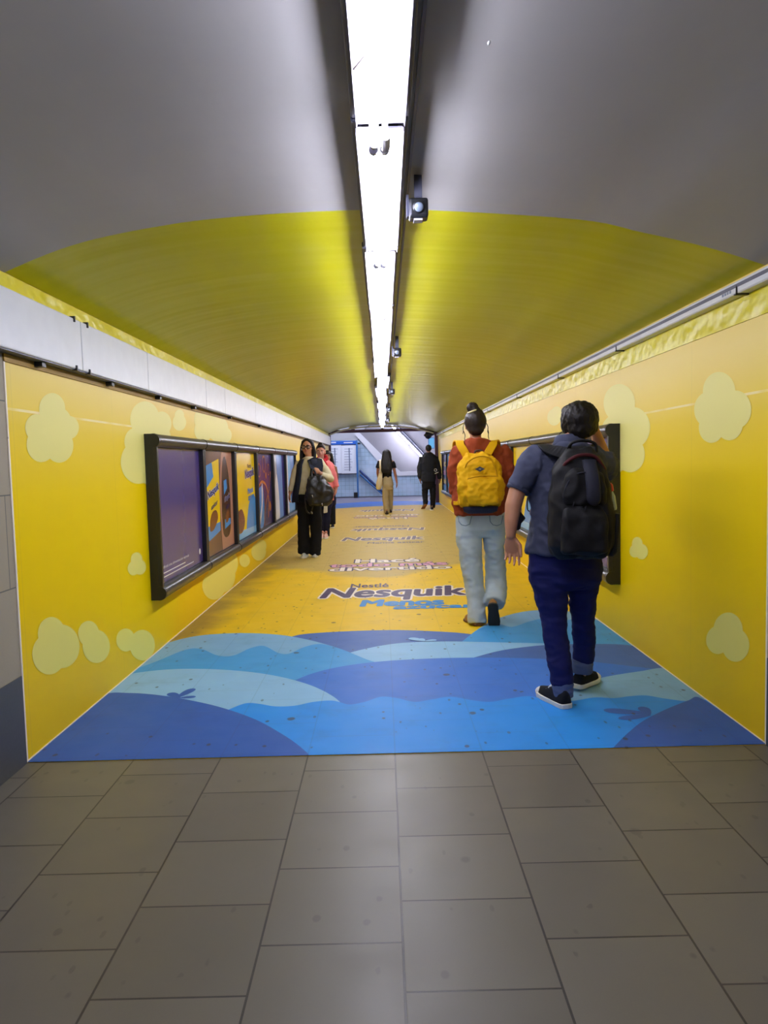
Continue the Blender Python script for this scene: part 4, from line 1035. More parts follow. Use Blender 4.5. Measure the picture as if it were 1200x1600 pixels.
bm = bmesh.new(); tube(bm, spline([B(-.055, .05, Hh * .97), B(-.04, .06, Hh * 1.04), B(.02, .06, Hh * 1.06), B(.075, .05, Hh * 1.03), B(.085, .05, Hh * .96)], 5), [(.008, .014)], 10, UP); fin('carry_handle', bm, packM, t, True)
# shoulder straps follow the shirt: over the shoulder and back under the arm
for s, xs in ((-1, (858, 846, 842)), (1, (912, 926, 932))):
    so = Rr * s
    pts = [B(s * .045, .03, Hh * .94), at(xs[0] + 4, 703, YM - .125), at(xs[0] - 4 * -s - 3, 697, YM - .06), at(xs[1] + (2 if s < 0 else -2), 697.5, YM + .02), at(xs[1], 708, YM + .10), at(xs[1], 735, YM + .148), at(xs[2], 790, YM + .145), at(xs[2] + 2 * s, 822, YM + .11)]
    nors = [ou, ou + UP * .8, UP + ou * .3, UP + F * .3, F + UP * .5, F, F, F + so * .5]
    bm = bmesh.new(); band(bm, pts, nors, (.066, .03, .62), .014); fin('shoulder_strap', bm, packM, t, bevel=.003)
bm = bmesh.new(); rings(bm, [oval(B(.150 + dx, .095, Hh * z), rr, ou, .022 * w, .06 * w, 16, 2.6) for z, w, dx in ((.02, .7, -.01), (.06, 1, 0), (.25, 1.1, .008), (.40, 1.1, .012))]); fin('side_pocket', bm, packM, t, True)
# loose strap end at his left side
bm = bmesh.new(); ribbon(bm, spline([at(828, 772, 3.97), at(824, 780, 3.99), at(824, 795, 3.99), at(828, 799, 3.98)], 5), (0, 1, .2), .016, .005); fin('strap_end', bm, packM, t)
# bottle in the side pocket
bo = at(958.5, 797, 3.73)
t = thing('bottle', 'small clear bottle with red cap in right side pocket of black backpack', 'bottle', bo)
tilt = V((-.14, 0, 1)).normalized()
bm = bmesh.new(); tube(bm, [bo, bo + tilt * .01, bo + tilt * .07, bo + tilt * .092, bo + tilt * .1], [.016, .019, .019, .012, .010], 16, (1, 0, 0), False); fin('bottle_body', bm, plain('pale_green_plastic', (176, 190, 168), .15, var=.04), t, True)
bm = bmesh.new(); tube(bm, [bo + tilt * .096, bo + tilt * .10, bo + tilt * .128, bo + tilt * .138], [.014, .016, .015, .008], 16, (1, 0, 0), False); fin('cap', bm, plain('red_plastic', (186, 26, 34), .35, var=.03), t, True)

# ------------------------------------------------------------------ 2. woman in rust sweater, from behind
YW = 5.90
F = V((.02, 1, 0)).normalized(); Rr = F.cross(UP)
hl = fl(749, 979); hl.z = .004
t = thing('person', 'person with hair bun, rust sweater and light jeans walking away, right heel lifted', 'person', (hl.x, hl.y, .0035))
sk = skin('light_skin', (190, 140, 112))
HC = at(742.5, 664, YW)
bm = bmesh.new()
head(bm, HC, (.05, 1, 0), UP, .95)
tube(bm, [at(743, 694, YW), at(743, 684, YW), at(743, 670, YW)], [.058, .046, .045], 14)
loftpx(bm, [(751, 815, YW, 56), (751, 800, YW, 56), (751, 770, YW, 56), (751, 740, YW, 62), (750, 712, YW, 70), (747, 698, YW, 46)], F, .09)
aL = [(714, 708, YW, 17), (709.5, 735, YW, 16), (709.5, 757, YW + .03, 12), (709, 769, YW + .04, 9)]
aR = [(787, 708, YW, 17), (793, 735, YW, 16), (796, 760, YW + .03, 12), (798, 776, YW + .04, 9)]
tubepx(bm, aL); tubepx(bm, aR)
hand(bm, at(709, 769, YW + .04), (-.05, .1, -1), (1, 0, .1), (0, 1, 0), .86, (.5, .55, .6, .65))
hand(bm, at(798, 776, YW + .04), (.1, .1, -1), (-1, 0, .1), (0, 1, 0), .86, (.6, .65, .7, .75))
tubepx(bm, [(733, 815, YW, 27), (734, 860, YW, 24), (738, 905, YW - .02, 20), (744, 945, YW - .06, 12), (746, 955, YW - .08, 7)])
tubepx(bm, [(769, 815, YW, 27), (772, 860, YW + .05, 22), (775, 905, YW + .08, 21), (773, 930, YW - .05, 15), (771, 942, YW - .12, 12)])
dl = V((-.30, .95, 0)).normalized()
foot(bm, hl + UP * .085 + dl * .06, dl, UP, .9)
dr = V((.10, .40, -.85)).normalized(); ur = V((.1, .85, .42)).normalized()
hr = at(770, 944, YW - .24)
foot(bm, hr + ur * .08 + dr * .05, dr, ur, .9)
blob('body', bm, sk, t, .008, 3)
knit = cloth('rust_knit', (142, 62, 34), .95, .2, 180)
bm = bmesh.new()
loftpx(bm, [(749, 803, YW, 76), (749, 794, YW, 79), (750, 786, YW, 86), (751, 765, YW, 84), (751, 735, YW, 82), (751, 715, YW, 82), (749, 703, YW, 76), (746, 694, YW, 54), (744, 686, YW, 27)], F, .135)
tubepx(bm, [(722, 704, YW, 24), (715, 712, YW, 26), (711.5, 735, YW, 24), (711, 756, YW + .02, 20), (709.5, 769, YW + .04, 13)], 0, False)
tubepx(bm, [(779, 703, YW, 26), (787, 712, YW, 28), (791, 735, YW, 25), (795, 758, YW + .02, 21), (798, 776, YW + .04, 13)], 0, False)
fa = folds(.020, 6, (1, 1, .8), 2); fb3 = folds(.012, 16, (1, 1, 1), 6)
blob('sweater', bm, knit, t, .009, 3, lambda c, n: fa(c, n) + fb3(c, n))
bm = bmesh.new(); loftpx(bm, [(749, 796, YW, 79), (749, 799, YW, 78), (749, 804, YW, 76.5)], F, .137, 40); fin('hem_band', bm, knit, t, True)
bm = bmesh.new(); tubepx(bm, [(710, 765, YW + .035, 14.5), (709.3, 771, YW + .04, 13)], 0, False); fin('cuff', bm, knit, t, True)
bm = bmesh.new(); tubepx(bm, [(797, 771, YW + .035, 14.5), (798.3, 778, YW + .04, 13)], 0, False); fin('cuff', bm, knit, t, True)
lj = cloth('light_wash_denim', (184, 197, 204), .9, .12, 320)
bm = bmesh.new()
loftpx(bm, [(751, 838, YW, 64, .07), (751, 826, YW, 76), (751, 812, YW, 78), (751, 798, YW, 74)], F, .125)
tubepx(bm, [(731, 815, YW, 38), (733, 850, YW, 38), (735, 872, YW, 34), (740, 905, YW - .01, 30), (743.5, 940, YW - .05, 27), (745, 958, YW - .085, 28), (745.5, 973, YW - .10, 29)], 0, False)
tubepx(bm, [(772, 815, YW, 36), (772, 845, YW + .02, 32), (773, 872, YW + .06, 30), (775.5, 908, YW + .08, 34), (774.5, 928, YW - .03, 32), (772.5, 943, YW - .11, 30.5)], 0, False)
fa = folds(.016, 5, (1, 1, .9), 4); fb4 = folds(.009, 13, (.8, .8, 1.3), 6)
blob('jeans', bm, lj, t, .009, 3, lambda c, n: (fa(c, n) + fb4(c, n)) * (1 if c.z < .72 else .4))
pk = cloth('denim_stitch', (112, 128, 150), .9, .1)
for x0, x1 in ((716, 737), (765, 786)):
    pts = [at(x0, 806, YW - .124), at(x0 + 1, 815, YW - .128), at(x0 + 5, 820, YW - .129), at((x0 + x1) / 2 + 1, 821.5, YW - .13), at(x1 - 3, 819, YW - .13), at(x1, 806, YW - .127)]
    bm = bmesh.new(); tube(bm, pts, [.0035] * 6, 6); fin('pocket_stitching', bm, pk, t, True)
boot = plain('tan_leather', (142, 98, 40), .6, var=.15, sc=25); bsole = plain('dark_boot_sole', (30, 26, 24), .7, var=.1); bsole2 = plain('brown_boot_sole', (96, 62, 28), .7, var=.1)
shoe(t, 'shoe', hl, dl, UP, .25, .098, boot, bsole2, 'boot')
shoe(t, 'shoe', hr, dr, ur, .25, .098, boot, bsole, 'boot')
bm = bmesh.new()
P_ = lambda a, b, z: HC + Rr * a + F * b + UP * z
ball(bm, P_(0, -.014, .028), (.088, .104, .100), F, UP, 20, 14); ball(bm, P_(0, -.055, -.03), (.066, .050, .058), F, UP); tube(bm, [P_(0, -.03, .09), P_(-.012, -.04, .125), P_(-.02, -.045, .14)], [.06, .04, .03], 12)
bc = at(738.5, 637, YW - .05)
for k in range(14):
    a = 2 * PI * k / 14
    p0 = bc + Rr * .028 * math.cos(a) + UP * .026 * math.sin(a) + F * .01; a += .9
    p1 = bc + Rr * .026 * math.cos(a) + UP * .024 * math.sin(a) - F * .012
    tube(bm, [p0, (p0 + p1) / 2 + (p0 + p1 - 2 * bc) * .22, p1], [.014, .016, .013], 8)
blob('hair', bm, M['hairb'], t, .008, 2, folds(.004, 34, (1, 1, .5), 5))
for x, y, dx in ((724, 668, -1), (762, 668, 1.5), (763, 676, 1), (726, 680, 1.5)):
    bm = bmesh.new(); tube(bm, spline([at(x - dx, y - 6, YW - .02), at(x + dx * .4, y, YW - .03), at(x, y + 6, YW - .03), at(x + dx, y + 10, YW - .03)], 4), [.003] * 12 + [.0015], 6); fin('hair_wisp', bm, M['hairb'], t, True)
bm = bmesh.new()
tube(bm, [bc + UP * -.028 + Rr * .034 * math.cos(a) + F * .03 * math.sin(a) + Rr * .010 * 0 - UP * .012 * math.cos(a) * -1 for a in [2 * PI * k / 20 for k in range(21)]], [.007] * 21, 8); fin('hair_tie', bm, plain('cream_hair_tie', (226, 212, 160), .7, var=.05), t, True)
# yellow backpack
o0 = at(749, 795, YW - .14); Hh = at(747, 709, YW - .2).z - o0.z
t = thing('backpack', 'mustard yellow backpack with small dark diamond patch on the rust sweater', 'backpack', o0)
rr = V((1, -.03, 0)).normalized(); ou = V((-.03, -1, .05)).normalized()
B = at_pack(o0, rr, ou)
yel = cloth('mustard_canvas', (222, 168, 8), .75, .10, 300); yeld = cloth('dark_mustard_trim', (190, 140, 8), .8, .1); navyc = cloth('navy_canvas', (38, 42, 66), .85, .1)  # second mustard is a darker cloth for the zipper lines
bm = bmesh.new()
packbody(bm, .172, .19, Hh, ((.04, .74, .62, -.02), (.08, .90, .85, -.02), (.18, .98, 1.0, 0), (.4, 1.0, 1.04, .0), (.62, .96, .94, -.01), (.8, .84, .78, -.03), (.92, .70, .60, -.06), (.985, .52, .42, -.06), (1, .36, .3, -.06)))
ya_ = folds(.028, 7, (1, 1, 1), 11); yb_ = folds(.012, 20, (1, 1, 1.2), 1)
blob('main_bag', bm, yel, t, .008, 4, lambda c, n: ya_(c, n) + yb_(c, n))
bm = bmesh.new()
packbody(bm, .118, .07, Hh * .5, ((0, .8, .5, 0), (.05, .96, .9, 0), (.4, 1.0, 1.0, 0), (.8, .97, .8, 0), (.95, .9, .55, 0), (1, .8, .4, 0)), 3.6, .01, .165, Hh * .07)
blob('front_pocket', bm, yel, t, .008, 4, lambda c, n: ya_(c, n) * .7 + yb_(c, n))
bm = bmesh.new(); packbody(bm, .135, .16, .055, ((0, .7, .6, 0), (.3, .95, .95, 0), (1, 1, 1.05, 0)), 3, .0, .005, -.035); fin('base_panel', bm, navyc, t, True)
bm = bmesh.new(); tube(bm, spline([B(-.125, .14, Hh * .66), B(-.10, .165, Hh * .83), B(-.02, .155, Hh * .93), B(.07, .155, Hh * .90), B(.105, .16, Hh * .74), B(.125, .16, Hh * .55)], 6), [.006], 8); fin('zipper', bm, yeld, t, True)
bm = bmesh.new(); tube(bm, spline([B(-.10, .215, Hh * .545), B(.0, .215, Hh * .585), B(.12, .205, Hh * .57)], 6), [.005], 8); fin('pocket_zipper', bm, yeld, t, True)
dc = B(-.012, .207, Hh * .705)
bm = bmesh.new(); q = [dc + rr * .038, dc + UP * .020 - ou * .006, dc - rr * .038, dc - UP * .020 + ou * .004]; rings(bm, [q, [x + ou * .007 for x in q]]); pa = fin('diamond_patch', bm, plain('black_patch', (34, 34, 36), .6), t)
bm = bmesh.new(); dc2 = dc + ou * .0075; q = [dc2 + rr * .012, dc2 + UP * .006, dc2 - rr * .012, dc2 - UP * .006]; rings(bm, [q, [x + ou * .002 for x in q]]); fin('patch_mark', bm, plain('grey_patch_mark', (130, 130, 126), .6), pa)
for s, x0, x1, x2, wd in ((-1, 731, 719, 713, .062), (1, 758, 770, 776, .062)):
    so = Rr * s
    pts = [at(x0, 717, YW - .165), at((x0 + x1) / 2, 705, YW - .158), at(x1, 695, YW - .125), at(x1 + s, 689.5, YW - .04), at(x2, 693, YW + .08), at(x2, 715, YW + .15), at(x2, 750, YW + .15), at(x2 + 2 * s, 778, YW + .08), at(x2 + 3 * s, 786, YW - .05), B(s * .13, .02, Hh * .12)]
    nors = [ou, ou + UP * .1, ou + UP * .5, UP, UP * .6 + F, F, F, F + so, so, so + ou]
    bm = bmesh.new(); band(bm, pts, nors, (wd, .03, .62), .016); fin('shoulder_strap', bm, yel, t, bevel=.004)
bm = bmesh.new(); tube(bm, spline([B(-.03, .04, Hh * .99), B(-.025, .04, Hh * 1.045), B(.02, .04, Hh * 1.05), B(.03, .04, Hh * .99)], 5), [.008], 8); fin('carry_handle', bm, plain('dark_loop', (48, 30, 26), .8), t, True)
p = at(714, 769, YW + .01); bm = bmesh.new(); box(bm, (p.x - .006, p.y - .035, p.z - .045), (p.x + .006, p.y + .03, p.z + .045)); tag(fin('phone', bm, M['white'], None, bevel=.004), 'white phone held in left hand of the rust sweater person', 'phone')
t = thing('pouch', 'black pouch hanging from right hand of rust sweater person, beside polo shirt', 'pouch', at(814, 828, YW + .1))
bm = bmesh.new(); a = [at(806, 796, YW + .06), at(813, 798, YW + .08), at(822, 810, YW + .14), at(815, 818, YW + .12), at(813, 828, YW + .1), at(804, 830, YW + .06)]
rings(bm, [a, [q + V((0, .06, 0)) for q in a]]); fin('pouch_body', bm, packM, t, bevel=.012)
bm = bmesh.new(); tube(bm, [at(799, 786, YW + .06), at(803, 792, YW + .07), at(808, 799, YW + .09)], [.008, .008, .008], 8); fin('pouch_strap', bm, packM, t, True)
# ------------------------------------------------------------------ people farther along
def simple_arm_hands(bm, arms, hands):
    for a in arms: tubepx(bm, a)
    for h in hands: hand(bm, *h)
def pants(t, name, mat, f, dep, hips, legs, vox, amp, seed, flare=0):
    bm = bmesh.new()
    loftpx(bm, hips, f, dep)
    for l in legs: tubepx(bm, l, 0, False)
    fa = folds(amp, 7, (.7, .7, 1.4), seed)
    return blob(name, bm, mat, t, vox, 3, fa)
blackc = cloth('black_cloth', (20, 20, 24), .85, .15); navyv = cloth('dark_navy_cloth', (30, 34, 46), .8, .15); creamk = cloth('cream_knit', (206, 196, 162), .9, .08)
wshoe = plain('white_shoe_leather', (206, 212, 206), .5, var=.08, sc=30); wsole = plain('pale_shoe_sole', (222, 220, 208), .6, var=.05)

# 3. woman in dark vest coming towards the viewer
Y = 10.2; F = V((-.06, -1, 0)).normalized(); Rr = F.cross(UP)
h1 = fl(474, 872.5); h2 = fl(492.5, 871)
t = thing('person', 'person in dark vest over cream top, glasses, wide black trousers, walking towards viewer', 'person', (h1.x, h1.y, .0035))
sk = skin('olive_skin', (178, 126, 96))
HC = at(480.5, 699, Y); hf = V((-.16, -1, .02)).normalized()
bm = bmesh.new(); P_ = head(bm, HC, hf, UP, 1.0)
tube(bm, [at(483, 722, Y), at(482, 714, Y), at(481.5, 705, Y)], [.055, .047, .046], 14)
loftpx(bm, [(481, 785, Y, 34), (480, 770, Y, 30), (480, 750, Y, 26), (482, 732, Y, 32), (483, 721, Y, 34), (483, 716, Y, 20)], F, .09)
armR_ = [(469, 723, Y, 8), (461.5, 738, Y, 7.5), (457.3, 753, Y, 7), (453.5, 769, Y, 6.5)]
armL_ = [(498, 723, Y, 8), (508.5, 736, Y - .05, 8), (515.2, 748, Y - .10, 7), (509, 744, Y - .19, 6.5), (500.5, 739.5, Y - .22, 6.2)]
tubepx(bm, armR_); tubepx(bm, armL_)
hand(bm, at(453.2, 770, Y), (-.18, -.1, -1), (1, 0, .1), (0, -1, 0), .92, (.35, .4, .45, .5))
hand(bm, at(500, 739, Y - .22), (-1, .1, .42), (.1, 1, -.3), (.3, 0, 1), .92, (.8, .85, .9, .95))
for l in ([(473, 785, Y, 15), (474, 820, Y + .02, 10), (475, 858, Y + .13, 7)], [(489, 785, Y, 15), (491, 820, Y + .04, 10), (492, 858, Y + .13, 7)]): tubepx(bm, l)
foot(bm, h1 + UP * .085 + V((0, .145, 0)), F, UP, .8); foot(bm, h2 + UP * .085 + V((0, .145, 0)), F, UP, .8)
blob('body', bm, sk, t, .0085, 2)
face(t, P_, hf, UP, 1.0, M['hair'], M['lips'])
fr = plain('dark_glasses_frame', (24, 20, 20), .3, var=0)
bm = bmesh.new(); fx = hf.cross(UP).normalized()
for q in (-1, 1):
    c0 = P_(q * .034, .100, .002)
    tube(bm, [c0 + fx * .029 * math.cos(a) + UP * .024 * math.sin(a) - hf * .012 * abs(math.cos(a)) * (1 if q * math.cos(a) > 0 else 0) for a in [2 * PI * k / 18 for k in range(19)]], [.0042] * 19, 6)
    tube(bm, [P_(q * .063, .09, .008), P_(q * .078, .05, .010), P_(q * .08, -.01, .006)], [.003] * 3, 6)
tube(bm, [P_(-.008, .101, .006), P_(.008, .101, .006)], [.003] * 2, 6)
gl = fin('glasses', bm, fr, t, True)
for q in (-1, 1):
    bm = bmesh.new(); ball(bm, P_(q * .034, .098, .002), (.027, .0015, .022), hf, UP, 16, 8)
    fin('lens', bm, M['glass'], gl, True)
bm = bmesh.new(); ball(bm, P_(.080, .012, -.020), (.008, .010, .012), hf, UP); ball(bm, P_(.079, .018, -.034), (.004, .005, .010), hf, UP); fin('earbud', bm, M['white'], t, True)
bm = bmesh.new()
ball(bm, P_(0, -.034, .034), (.084, .098, .086), hf, UP, 20, 14)
for q in (-1, 1):
    tube(bm, [P_(q * .010, .040, .108), P_(q * .056, .030, .076), P_(q * .080, -.004, .0), P_(q * .086, -.02, -.08), P_(q * .09, -.01, -.15)], [(.022, .018), (.026, .020), .026, .032, .028], 12)
tube(bm, [P_(0, -.06, .03), P_(0, -.085, -.08), P_(0, -.09, -.20), P_(0, -.08, -.26)], [(.06, .08), (.05, .09), (.04, .09), (.02, .07)], 14)
blob('hair', bm, M['hair'], t, .0085, 2, folds(.004, 30, (1, 1, .3), 5))
bm = bmesh.new()
loftpx(bm, [(480, 776, Y, 34), (480, 768, Y, 32), (480, 752, Y, 29), (481, 738, Y, 33), (483, 725, Y, 37), (483, 719, Y, 30), (483, 714, Y, 14)], F, .112)
tubepx(bm, [(468, 722, Y, 11), (461.5, 737, Y, 11), (457.5, 752, Y, 9.5), (454, 767, Y, 7.6)], 0.002, False)
tubepx(bm, [(499, 721, Y, 12), (509, 735, Y - .05, 12), (516, 748, Y - .10, 11.5)], 0.002, True); tubepx(bm, [(516, 748, Y - .10, 11.5), (509.5, 744.5, Y - .19, 10), (502.5, 741, Y - .215, 7.8)], .001, False)
blob('cream_top', bm, creamk, t, .009, 3, folds(.010, 9, (1, 1, 1.3), 3))
def rows(f, dep, secs): return [(px(*s)[0], px(*s)[1], dep) for s in secs]
bm = bmesh.new()
secs = rows(F, .145, [(479, 784, Y, 46), (478, 770, Y, 42), (480, 752, Y, 38), (482, 738, Y, 39), (483, 726, Y, 40), (484, 717, Y, 30)])
shell(bm, secs, F, 104, 424, .016, 46)
fin('vest', bm, navyv, t, True)
bm = bmesh.new()   # left front of the vest lying over the shoulder and pulled by the arm
a = [at(480, 719, Y - .135), at(490, 714, Y - .12), at(503, 717, Y - .07), at(505, 728, Y - .10), at(503, 742, Y - .13), at(495, 748, Y - .19), at(489, 738, Y - .20), at(483, 726, Y - .18)]
rings(bm, [a, [q + V((0, .03, 0)) for q in a]]); fin('vest_front', bm, navyv, t, False, bevel=.008)
bm = bmesh.new(); loftpx(bm, [(481, 774, Y, 36), (481, 778, Y, 36)], F, .122); fin('belt', bm, blackc, t, True)
pants(t, 'trousers', blackc, F, .13, [(482, 797, Y, 33, .09), (482, 786, Y, 38), (481.5, 776, Y, 36), (481, 772, Y, 34)],
      [[(473.5, 788, Y, 20), (474, 815, Y - .01, 17.5), (474.5, 840, Y + .04, 18), (475, 864, Y + .08, 19)], [(491, 788, Y, 21), (493.5, 812, Y, 19), (494, 835, Y + .04, 17), (493, 866, Y + .08, 17)]], .009, .012, 8)
for h, dd in ((h1, V((-.12, -1, 0))), (h2, V((.06, -1, 0)))):
    dd = dd.normalized(); shoe(t, 'shoe', V((h.x, h.y, .004)) - dd * .20 + V((0, 0, 0)), dd, UP, .25, .095, wshoe, wsole, 'sneaker', lacem)
leather = NT('black_leather'); leather.bump(leather.noise(18, 4), .5, .02); leather = leather.out(lin((17, 17, 19)), .42, 0, .4)
o0 = at(501, 789, Y - .30)
t = thing('handbag', 'slouchy black leather bag held in front by the woman in dark vest', 'handbag', o0)
bm = bmesh.new(); rr = V((1, 0, 0)); ou = V((0, -1, 0))
S = []
for y, x, w, d in ((744, 493, 20, .05), (750, 494, 26, .08), (758, 497, 34, .10), (768, 500, 43, .12), (778, 501, 44, .12), (786, 500, 36, .10), (790, 499, 26, .06)):
    c0, rw = px(x, y, Y - .30, w); S.append(oval(c0, rr, ou, rw, d, 20, 2.6))
rings(bm, S); blob('bag_body', bm, leather, t, .012, 3, folds(.03, 7, (1, 1, 1), 12))
bm = bmesh.new(); tube(bm, spline([at(488, 750, Y - .36), at(487, 740, Y - .33), at(489, 733, Y - .31), at(492, 737, Y - .30), at(496, 750, Y - .30)], 6), [.013], 10); fin('carry_handle', bm, leather, t, True)
bm = bmesh.new(); tube(bm, spline([at(481, 762, Y - .36), at(477, 775, Y - .34), at(478, 795, Y - .30), at(483, 802, Y - .28), at(487, 797, Y - .30), at(489, 785, Y - .33)], 6), [.010], 10); fin('shoulder_strap', bm, leather, t, True)
for x, y in ((488, 774), (503, 787), (487, 800)):
    bm = bmesh.new(); tube(bm, [at(x, y, Y - .43 if y < 790 else Y - .31), at(x + .8, y + 2.2, Y - .43 if y < 790 else Y - .31)], [.008, .008], 8); fin('buckle', bm, plain('silver_buckle', (190, 190, 196), .25, .9, var=0), t, True)

# 4. person in pink jacket behind her
Y = 13.1; F = V((-.04, -1, 0)).normalized(); Rr = F.cross(UP)
h1 = fl(509, 842); h2 = fl(503.5, 842)
t = thing('person', 'person in pink jacket and red scarf, face showing behind the dark vest', 'person', (h1.x, h1.y, .0035))
sk = skin('ruddy_skin', (188, 132, 112)); HC = at(501, 706, Y); hf = V((.02, -1, 0))
bm = bmesh.new(); P_ = head(bm, HC, hf, UP, 1.06)
tube(bm, [at(503, 724, Y), at(502, 718, Y), at(501.5, 710, Y)], [.06, .052, .05], 12)
loftpx(bm, [(507, 790, Y, 25), (506, 765, Y, 24), (505, 740, Y, 26), (505, 724, Y, 24), (504, 719, Y, 14)], F, .09)
tubepx(bm, [(516, 725, Y, 8), (521, 742, Y, 7.5), (524.5, 755, Y - .02, 6), (525.5, 763, Y - .03, 5)]); tubepx(bm, [(494, 725, Y, 8), (490, 742, Y, 7.5), (488, 760, Y, 6)])
hand(bm, at(525.3, 763, Y - .03), (-.05, -.05, -1), (-1, 0, 0), (0, -1, 0), .95, (.4, .45, .5, .55)); hand(bm, at(488, 760, Y), (0, 0, -1), (1, 0, 0), (0, -1, 0), .95)
for l in ([(502, 790, Y, 10), (503, 815, Y, 8), (503.5, 836, Y + .08, 5)], [(511, 790, Y, 10), (510.5, 815, Y, 8), (509.5, 836, Y + .08, 5)]): tubepx(bm, l)
foot(bm, h1 + UP * .085 + V((0, .12, 0)), F, UP, .8); foot(bm, h2 + UP * .085 + V((0, .12, 0)), F, UP, .8)
blob('body', bm, sk, t, .009, 2)
face(t, P_, hf, UP, 1.06, M['hairb'], M['lips'])
bm = bmesh.new(); ball(bm, P_(0, -.024, .050), (.086, .094, .080), hf, UP, 18, 12); ball(bm, P_(0, .03, .098), (.06, .05, .03), hf, UP); ball(bm, P_(.0, -.04, .125), (.045, .045, .035), hf, UP)
blob('hair', bm, M['hairb'], t, .010, 2, folds(.004, 30, (1, 1, .5), 5))
bm = bmesh.new(); loftpx(bm, [(508, 782, Y, 27), (507, 765, Y, 28), (506, 745, Y, 29), (505.5, 730, Y, 30), (505, 722, Y, 24), (504, 718, Y, 13)], F, .14)
tubepx(bm, [(514, 724, Y, 11), (520.5, 741, Y, 11), (524.5, 755, Y - .02, 8.5), (525.5, 761, Y - .03, 7.5)], .002, False); tubepx(bm, [(495, 724, Y, 11), (490, 742, Y, 10), (488, 758, Y, 8)], .002, False)
blob('jacket', bm, cloth('pink_jacket', (226, 122, 122), .8, .1), t, .011, 3, folds(.014, 8, (1, 1, 1.2), 4))
bm = bmesh.new(); tube(bm, spline([at(498, 717, Y - .12), at(503, 721, Y - .15), at(510, 717, Y - .05), at(508, 713, Y + .06), at(500, 714, Y + .06), at(497, 717, Y - .08)], 5), [.035], 10); tube(bm, spline([at(506, 719, Y - .13), at(509, 724, Y - .16), at(511, 728, Y - .16)], 4), [(.04, .02)] , 10)
blob('scarf', bm, cloth('red_scarf', (176, 28, 40), .9, .15), t, .011, 2)
pants(t, 'trousers', cloth('navy_trousers', (24, 24, 44), .85, .15), F, .12, [(507, 795, Y, 22, .09), (507.5, 786, Y, 25), (507.5, 776, Y, 25)], [[(502.5, 790, Y, 12), (503, 815, Y, 10.5), (503.5, 840, Y + .06, 10)], [(511.5, 790, Y, 12), (510.5, 815, Y, 11.5), (509.5, 839, Y + .06, 11)]], .011, .010, 3)
bm = bmesh.new(); a = [at(506.5, 776, Y - .17), at(511.5, 776, Y - .17), at(511.5, 801, Y - .16), at(505.5, 802, Y - .16)]; rings(bm, [a, [q + V((0, .03, 0)) for q in a]]); fin('shirt_tail', bm, cloth('cream_cloth', (216, 206, 182), .9, .06), t, bevel=.008)
pshoe = plain('pink_shoe', (206, 160, 140), .6, var=.06)
for h in (h1, h2): shoe(t, 'shoe', V((h.x, h.y + .17, .004)), F, UP, .24, .095, pshoe, wsole)
o0 = at(524, 786, Y + .1); t = thing('shoulder_bag', 'dark bag hanging at the hip of the person in pink jacket', 'bag', o0)
bm = bmesh.new(); rings(bm, [oval(px(x, y, Y + .12, w)[0], V((1, 0, 0)), V((0, 1, 0)), px(x, y, Y + .12, w)[1], .05, 16, 3) for x, y, w in ((520, 773, 8), (520.5, 779, 10), (520, 788, 10), (519, 792, 7))]); fin('bag_body', bm, cloth('dark_bag_cloth', (30, 24, 40), .8, .1), t, True)
bm = bmesh.new(); tube(bm, [at(518, 774, Y + .12), at(516, 750, Y + .16), at(513, 724, Y + .10)], [.012], 8); fin('bag_strap', bm, blackc, t, True)

# 5. somebody mostly hidden behind the pink jacket
Y = 14.8; F = V((0, -1, 0)); Rr = F.cross(UP); h1 = fl(519, 828)
t = thing('person', 'person with long dark hair, brown sleeve, almost hidden behind the pink jacket', 'person', (at(514, 800, Y).x, Y, .0035))
sk = skin('hidden_skin', (176, 122, 98)); HC = at(511.5, 713, Y); hf = V((.1, -1, 0)); cx = 514
bm = bmesh.new(); P_ = head(bm, HC, hf, UP, .95)
tube(bm, [at(cx - 2, 727, Y), at(cx - 2.3, 716, Y)], [.055, .048], 12)
loftpx(bm, [(cx, 785, Y, 20), (cx, 760, Y, 18), (cx, 740, Y, 20), (cx, 729, Y, 22), (cx - 1, 723, Y, 12)], F, .09)
tubepx(bm, [(cx + 8.5, 730, Y, 6), (cx + 11, 745, Y, 6), (cx + 11, 760, Y, 5)]); tubepx(bm, [(cx - 9, 730, Y, 6), (cx - 11, 745, Y, 6), (cx - 11, 760, Y, 5)])
hand(bm, at(cx + 11, 760, Y), (0, 0, -1), (-1, 0, 0), (0, -1, 0), .9); hand(bm, at(cx - 11, 760, Y), (0, 0, -1), (1, 0, 0), (0, -1, 0), .9)
f1, f2 = V((at(cx - 5, 800, Y).x, Y, 0)), V((at(cx + 5, 800, Y).x, Y, 0))
for f_ in (f1, f2): tube(bm, [V((f_.x, Y, .8)), V((f_.x, Y, .45)), V((f_.x, Y, .09))], [.075, .055, .038], 12); foot(bm, f_ + UP * .085 + V((0, .02, 0)), F, UP, .75)
blob('body', bm, sk, t, .012, 2); face(t, P_, hf, UP, .95, M['hair'], M['lips'])
bm = bmesh.new(); ball(bm, P_(0, -.024, .040), (.088, .098, .088), hf, UP)
for q in (-1, 1): tube(bm, [P_(q * .07, .0, .04), P_(q * .09, -.01, -.06), P_(q * .115, .0, -.19)], [.04, .04, .035], 10)
tube(bm, [P_(0, -.07, .02), P_(0, -.09, -.24)], [(.06, .09), (.04, .1)], 12); blob('hair', bm, M['hair'], t, .012, 2)
